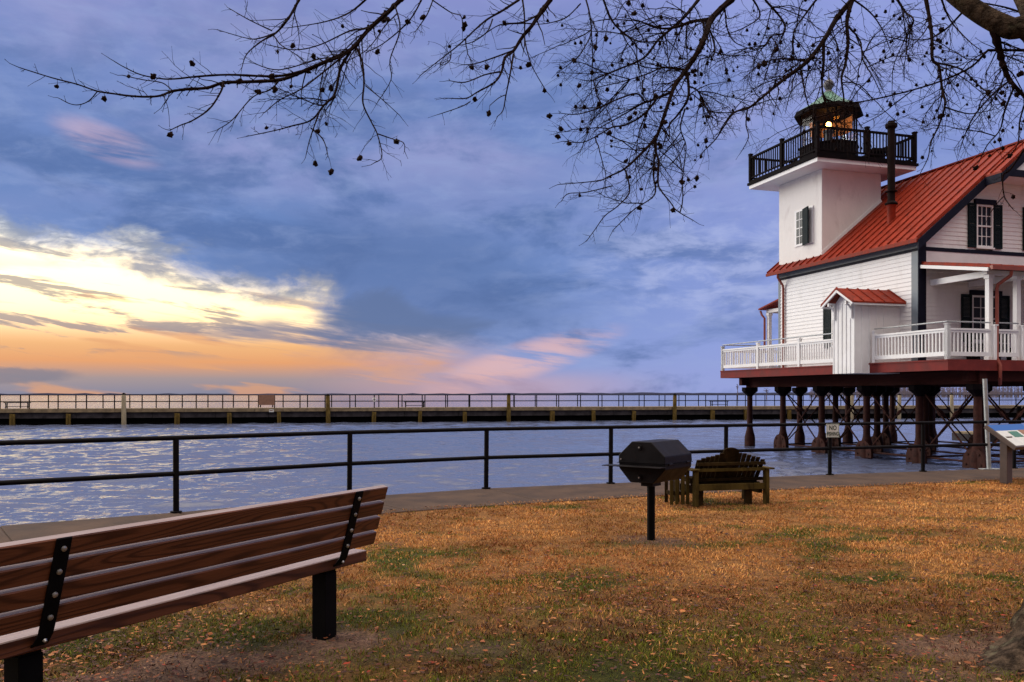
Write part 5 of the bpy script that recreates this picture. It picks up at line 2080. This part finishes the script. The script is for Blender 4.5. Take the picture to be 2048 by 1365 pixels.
    B([(639, 224), (627, 257), (618, 285), (612, 311)], 4.7, 4.65, 0.004, 0.0018, 0.7, 0.12, -0.05, 1, jit=0.03)
    B([(622, 257), (640, 272), (650, 288), (656, 313)], 4.7, 4.6, 0.0035, 0.0018, 0.6, 0.1, -0.05, 1, jit=0.03)
    B([(714, 98), (724, 124), (728, 166), (726, 207), (743, 245), (755, 270), (764, 313), (749, 326)], 4.95, 4.7, 0.006, 0.002, 0.7, 0.18, -0.06, 1, jit=0.03)
    B([(755, 268), (784, 278), (807, 286), (809, 303)], 4.8, 4.75, 0.003, 0.0018, 0.5, 0.08, -0.05, 0)
    B([(731, 172), (764, 199), (799, 231)], 4.9, 4.85, 0.0028, 0.0018, 0.5, 0.1, 0, 0)
    B([(598, 0), (577, 37), (552, 66), (523, 83), (494, 108), (484, 135)], 5.3, 5.0, 0.008, 0.002, 0.9, 0.2, 0, 1, jit=0.03)
    B([(552, 66), (519, 77), (494, 77), (438, 61)], 5.1, 5.0, 0.004, 0.0018, 0.8, 0.13, 0.03, 1)
    B([(544, 62), (498, 40), (458, 17)], 5.1, 5.1, 0.0035, 0.0018, 0.8, 0.14, 0.03, 1)
    B([(740, -8), (700, 25), (650, 44), (577, 56)], 5.2, 5.0, 0.006, 0.002, 1.0, 0.22, -0.02, 1)
    B([(776, 25), (735, 55), (700, 62), (640, 90), (590, 100), (535, 90)], 5.0, 4.8, 0.005, 0.002, 1.1, 0.2, 0, 1)
    B([(740, 60), (690, 110), (640, 118), (560, 140), (510, 128)], 4.9, 4.7, 0.005, 0.002, 1.1, 0.2, 0, 1)
    B([(690, 110), (640, 150), (600, 180), (560, 200), (530, 225)], 4.85, 4.6, 0.005, 0.002, 1.1, 0.2, -0.04, 1)
    B([(560, 160), (540, 180), (505, 195), (465, 240), (438, 258)], 4.7, 4.5, 0.004, 0.0018, 0.8, 0.15, -0.05, 1)
    B([(790, 12), (800, 60), (780, 120), (782, 160), (755, 205)], 5.0, 4.9, 0.004, 0.0018, 0.9, 0.16, -0.05, 1)
    B([(850, -15), (820, 40), (770, 85), (733, 105)], 5.1, 5.0, 0.005, 0.002, 1.0, 0.2, -0.03, 1)
    # middle boughs
    B([(866, 0), (855, 28), (842, 48), (831, 63)], 5.1, 5.0, 0.0035, 0.002, 0.8, 0.12, -0.05, 1)
    B([(864, 0), (901, 25), (922, 33), (925, 60)], 5.1, 5.1, 0.0035, 0.002, 0.8, 0.1, -0.05, 1)
    B([(1101, 0), (1080, 28), (1063, 53), (1045, 74), (1027, 102), (1010, 116), (1003, 144), (989, 165), (954, 185), (932, 197), (897, 197)], 5.35, 4.9, 0.0135, 0.002, 0.9, 0.20, -0.03, 1, jit=0.03)
    B([(940, 204), (922, 214), (878, 229)], 4.95, 4.9, 0.0028, 0.0018, 0.5, 0.08, 0, 0)
    B([(1038, 0), (1006, 21), (975, 39), (950, 60), (918, 90), (876, 123), (841, 151)], 5.5, 5.1, 0.007, 0.002, 0.6, 0.16, 0, 1, jit=0.03)
    B([(985, 39), (975, 63), (950, 82), (925, 90)], 5.3, 5.2, 0.004, 0.002, 0.7, 0.12, 0, 1)
    B([(1027, 109), (1020, 150), (1012, 190), (1006, 221), (994, 234)], 5.15, 5.0, 0.005, 0.002, 0.6, 0.12, -0.05, 1)
    B([(1012, 190), (998, 196), (980, 211)], 5.05, 5.0, 0.0026, 0.0018, 0.3, 0.05, 0, 0)
    B([(1049, 76), (1054, 102), (1066, 137), (1094, 185)], 5.2, 5.1, 0.004, 0.002, 0.5, 0.1, 0, 1)
    B([(1045, 0), (1049, 35), (1049, 91)], 5.3, 5.2, 0.005, 0.003, 0.7, 0.15, -0.05, 1)
    B([(1080, 28), (1045, 45), (1000, 50), (960, 75)], 5.3, 5.1, 0.005, 0.002, 1.0, 0.18, 0, 1)
    B([(1030, 100), (990, 115), (950, 128), (925, 130)], 5.1, 5.0, 0.0045, 0.002, 0.9, 0.14, 0, 1)
    B([(1000, 144), (970, 150), (930, 165), (900, 162)], 5.0, 4.9, 0.0045, 0.002, 0.9, 0.14, 0, 1)
    B([(1172, 0), (1179, 28), (1182, 67), (1165, 102), (1154, 116), (1122, 141)], 5.6, 5.4, 0.005, 0.002, 0.7, 0.14, -0.03, 1)
    B([(1161, 8), (1133, 35), (1101, 46), (1077, 49)], 5.5, 5.4, 0.004, 0.002, 0.8, 0.16, -0.03, 1)
    # right of the middle: the big drooping bough
    B([(1463, 0), (1439, 21), (1421, 42), (1411, 70), (1397, 102), (1372, 141), (1351, 169), (1340, 197), (1326, 239), (1312, 274), (1281, 309), (1249, 338), (1221, 352), (1196, 362), (1122, 369)], 5.85, 5.0, 0.021, 0.0022, 1.0, 0.26, -0.04, 2, jit=0.04)
    B([(1397, 0), (1368, 35), (1340, 60), (1316, 81), (1288, 116), (1242, 137), (1207, 151), (1182, 162), (1163, 160)], 5.9, 5.3, 0.011, 0.002, 1.1, 0.24, -0.03, 2, jit=0.04)
    B([(1418, 39), (1383, 44), (1347, 56), (1312, 56), (1277, 42), (1242, 35)], 5.8, 5.5, 0.011, 0.0022, 1.0, 0.24, 0.0, 2, jit=0.04)
    B([(1207, 0), (1224, 42), (1252, 70), (1281, 84), (1319, 83)], 5.6, 5.6, 0.006, 0.004, 0.8, 0.2, -0.02, 1)
    B([(1340, 186), (1312, 197), (1291, 204), (1274, 188), (1235, 199), (1193, 218), (1154, 229), (1122, 227)], 5.6, 5.2, 0.008, 0.002, 0.9, 0.2, -0.02, 2, jit=0.04)
    B([(1312, 200), (1288, 229), (1252, 250), (1224, 255), (1196, 271), (1165, 285), (1126, 283)], 5.5, 5.1, 0.007, 0.002, 1.0, 0.22, -0.04, 2, jit=0.04)
    B([(1372, 142), (1377, 169), (1375, 200), (1354, 232), (1339, 250), (1337, 281), (1312, 281)], 5.7, 5.4, 0.010, 0.002, 0.9, 0.22, -0.05, 2, jit=0.04)
    B([(1375, 172), (1396, 183), (1414, 218), (1432, 225), (1466, 225), (1500, 214)], 5.7, 5.9, 0.005, 0.003, 0.8, 0.2, -0.05, 1)
    B([(1309, 278), (1312, 306), (1317, 323), (1316, 366), (1323, 383), (1340, 404), (1354, 422), (1386, 441)], 5.4, 5.1, 0.008, 0.002, 0.7, 0.18, -0.04, 1, jit=0.03)
    B([(1309, 309), (1307, 352), (1309, 390), (1270, 418), (1249, 438), (1226, 461)], 5.4, 5.0, 0.0055, 0.002, 0.7, 0.18, -0.04, 1, jit=0.03)
    B([(1249, 338), (1256, 359), (1258, 387), (1235, 413), (1210, 432), (1189, 461), (1175, 480)], 5.2, 4.9, 0.005, 0.0018, 0.7, 0.16, -0.05, 1, jit=0.03)
    B([(1370, 218), (1361, 257), (1372, 292), (1368, 334), (1363, 383)], 5.6, 5.4, 0.0045, 0.0018, 0.9, 0.18, -0.05, 1)
    B([(1225, 372), (1172, 385), (1136, 388), (1122, 404)], 5.1, 5.0, 0.003, 0.0018, 0.5, 0.1, -0.03, 0)
    B([(1372, 141), (1330, 135), (1290, 150), (1240, 165), (1195, 175)], 5.7, 5.4, 0.006, 0.002, 1.1, 0.22, -0.04, 2)
    B([(1290, 204), (1255, 225), (1210, 250), (1190, 262)], 5.5, 5.2, 0.005, 0.002, 1.0, 0.2, -0.04, 1)
    B([(1411, 45), (1425, 75), (1428, 110), (1400, 120), (1395, 145)], 5.8, 5.6, 0.007, 0.002, 1.0, 0.22, -0.06, 2)
    B([(1450, 20), (1455, 60), (1470, 85), (1500, 98)], 5.8, 5.9, 0.005, 0.002, 0.9, 0.2, -0.04, 1)
    # boughs in front of the tower
    B([(1705, 0), (1675, 35), (1647, 82), (1615, 123), (1577, 152), (1549, 174), (1527, 193), (1495, 218), (1466, 228), (1432, 278), (1406, 304)], 5.9, 5.3, 0.0165, 0.002, 1.0, 0.26, -0.05, 2, jit=0.04)
    B([(1647, 82), (1647, 127), (1644, 158), (1647, 196), (1663, 234)], 5.8, 5.6, 0.010, 0.0035, 0.7, 0.2, -0.06, 1, jit=0.03)
    B([(1705, 0), (1694, 41), (1696, 85), (1691, 127), (1683, 158), (1688, 202), (1689, 272)], 5.9, 5.6, 0.013, 0.0035, 0.8, 0.22, -0.06, 1, jit=0.03)
    B([(1697, 54), (1720, 82), (1726, 120), (1748, 158), (1761, 187)], 5.85, 5.7, 0.006, 0.002, 0.8, 0.2, -0.05, 1)
    B([(1689, 152), (1710, 168), (1740, 193)], 5.75, 5.7, 0.0035, 0.002, 0.6, 0.14, -0.04, 1)
    B([(1615, 123), (1560, 118), (1520, 130), (1490, 155)], 5.8, 5.6, 0.006, 0.002, 1.0, 0.22, -0.05, 2)
    B([(1600, 130), (1607, 170), (1612, 195), (1618, 215)], 5.8, 5.6, 0.006, 0.003, 0.8, 0.2, -0.05, 1)
    B([(1495, 218), (1492, 250), (1497, 275), (1485, 300)], 5.5, 5.4, 0.004, 0.002, 0.9, 0.16, -0.05, 1)
    B([(1530, 0), (1565, 41), (1568, 66), (1542, 73), (1527, 95), (1473, 111)], 5.9, 5.7, 0.007, 0.002, 1.0, 0.22, -0.05, 2)
    B([(1640, -10), (1610, 30), (1590, 60), (1585, 95), (1600, 130)], 6.0, 5.8, 0.007, 0.002, 1.1, 0.24, -0.05, 2)
    B([(1500, -10), (1520, 30), (1490, 55), (1450, 70)], 5.9, 5.8, 0.006, 0.002, 1.1, 0.22, -0.04, 2)
    # far right
    B([(2060, 101), (1985, 101), (1973, 104), (1944, 133), (1894, 158), (1827, 180), (1739, 201), (1691, 207), (1618, 215)], 5.6, 5.6, 0.008, 0.0028, 0.9, 0.24, -0.03, 2, jit=0.03)
    B([(1827, 180), (1792, 206), (1764, 228), (1723, 250)], 5.6, 5.5, 0.004, 0.002, 0.8, 0.18, -0.03, 1)
    B([(1852, 0), (1859, 38), (1864, 79), (1865, 120), (1878, 133), (1884, 177), (1890, 209), (1878, 250), (1862, 285), (1856, 316), (1840, 348)], 6.1, 5.7, 0.0135, 0.002, 0.9, 0.24, -0.05, 2, jit=0.03)
    B([(1982, 51), (1992, 76), (2001, 108), (2007, 133), (2020, 161), (2052, 197)], 5.3, 5.3, 0.022, 0.009, 1.0, 0.28, -0.04, 2, jit=0.02)
    B([(1795, 0), (1811, 25), (1827, 41), (1814, 76), (1814, 108), (1827, 123)], 5.8, 5.7, 0.007, 0.002, 1.1, 0.22, -0.05, 2)
    B([(1890, 215), (1938, 228), (1982, 221)], 5.9, 5.9, 0.005, 0.002, 1.1, 0.22, -0.04, 2)
    B([(1878, 127), (1922, 139), (1954, 168), (1982, 196), (1979, 228)], 6.0, 5.9, 0.006, 0.002, 1.0, 0.24, -0.05, 2)
    B([(2048, 300), (2020, 340), (2006, 352), (2008, 391), (2019, 410), (2027, 420)], 5.4, 5.3, 0.0055, 0.002, 0.6, 0.12, -0.05, 1, jit=0.02)
    B([(2008, 393), (1995, 406), (1978, 430)], 5.35, 5.3, 0.003, 0.002, 0.5, 0.1, -0.03, 1)
    B([(2020, 161), (1985, 190), (1950, 230), (1930, 270), (1920, 300)], 5.4, 5.3, 0.006, 0.002, 1.0, 0.24, -0.05, 2)
    B([(2030, 170), (2010, 220), (2000, 260), (1975, 290), (1960, 320)], 5.4, 5.3, 0.006, 0.002, 0.9, 0.22, -0.05, 2)
    B([(2055, 195), (2040, 240), (2035, 290), (2010, 320)], 5.3, 5.3, 0.006, 0.002, 0.9, 0.22, -0.05, 2)
    B([(1700, -5), (1740, 25), (1765, 60), (1780, 100)], 5.9, 5.9, 0.006, 0.002, 1.2, 0.24, -0.05, 2)
    B([(1880, -10), (1900, 40), (1935, 80), (1960, 100)], 5.9, 5.7, 0.007, 0.002, 1.2, 0.26, -0.05, 2)
    B([(1925, 25), (1890, 60), (1850, 80), (1800, 75)], 5.4, 5.5, 0.006, 0.002, 1.2, 0.26, -0.04, 2)
    B([(2055, 30), (2010, 15), (1960, 5), (1930, -5)], 5.6, 5.6, 0.006, 0.003, 1.0, 0.26, 0.0, 2)
    # finer side boughs that fill the crown towards the trunk
    long_ = [q for q in SEG if len(q[0]) > 18]
    for k in range(250):
        S, r0 = random.choice(long_)
        i = random.randrange(2, len(S) - 4)
        p = S[i]
        w_ = p + base
        sx = 1024 + F * w_.x / w_.y
        if sx < 1180 and random.random() < 0.75:
            continue
        d = (S[i + 1] - S[i - 1]).normalized()
        side = Vector((random.gauss(0, 1), random.gauss(0, .6), random.gauss(0, 1)))
        d = (d * 0.6 + side.normalized() * 0.8 + Vector((-0.1, 0, -0.08))).normalized()
        L = random.uniform(0.25, 0.62)
        q, P = p.copy(), [p.copy()]
        for j in range(9):
            d = (d + Vector((random.gauss(0, .14), random.gauss(0, .1), random.gauss(-0.05, .14)))).normalized()
            q = q + d * (L / 9)
            P.append(q.copy())
        e_ = P[-1] + base
        ex, ey = 1024 + F * e_.x / e_.y, 790 - F * (e_.z - EYE) / e_.y
        if ex < 450 or ey > (400 if ex < 1400 else 300) or (ex < 1100 and ey > 240):
            continue
        rr = [0.0042 * (1 - 0.6 * j / 9) for j in range(10)]
        tw.tube(P, rr, 5)
        for j in range(1, 10):
            for rep_ in range(random.choice((1, 2, 2))):
                sd_ = Vector((random.gauss(0, 1), random.gauss(0, 1), random.gauss(0, 1))).normalized()
                twig(P[j], (d * 0.6 + sd_ * 0.8), random.uniform(0.05, 0.24), max(0.0016, rr[j] * 0.55), 1, -0.03)
    big.build('limbs', M['bark'], T, smooth=True)
    two = tw.build('twigs', M['twig'], T)
    print('twig faces', len(two.data.polygons), 'balls', len(balls))

    # seed balls: the nearest hundred each their own part
    random.shuffle(balls)
    balls = balls[:360]

    def spiky(mb, c, r):
        bm = bmesh.new()
        bmesh.ops.create_icosphere(bm, subdivisions=2, radius=r)
        for k, v in enumerate(bm.verts):
            v.co *= 1.0 + (0.38 if k % 3 == 0 else -0.06) * random.uniform(0.7, 1.2)
        bm.verts.index_update()
        mb.add([Vector(v.co) + c for v in bm.verts], [tuple(v.index for v in f.verts) for f in bm.faces])
        bm.free()
    protos = []
    for k in range(4):
        m = MB()
        spiky(m, Vector((0, 0, 0)), random.choice((0.0095, 0.0115, 0.0135, 0.0150)))
        protos.append(m)
    meshes = []
    balls.sort(key=lambda p: (p + base).y)
    for k, p in enumerate(balls[:100]):
        if k < 4:
            o = protos[k].build('seed_ball', M['twig'], T)
            meshes.append(o.data)
        else:
            o = bpy.data.objects.new('seed_ball', meshes[k % 4])
            COL.objects.link(o)
            o.parent = T
        o.location = p
        o.rotation_euler = (random.random() * 6, random.random() * 6, 0)
    m = MB()
    for p in balls[100:]:
        spiky(m, p, random.uniform(0.0070, 0.0135))
    o = m.build('seed_clusters', M['twig'], T)
    o['kind'] = 'stuff'


build_tree()

bpy.context.view_layer.update()
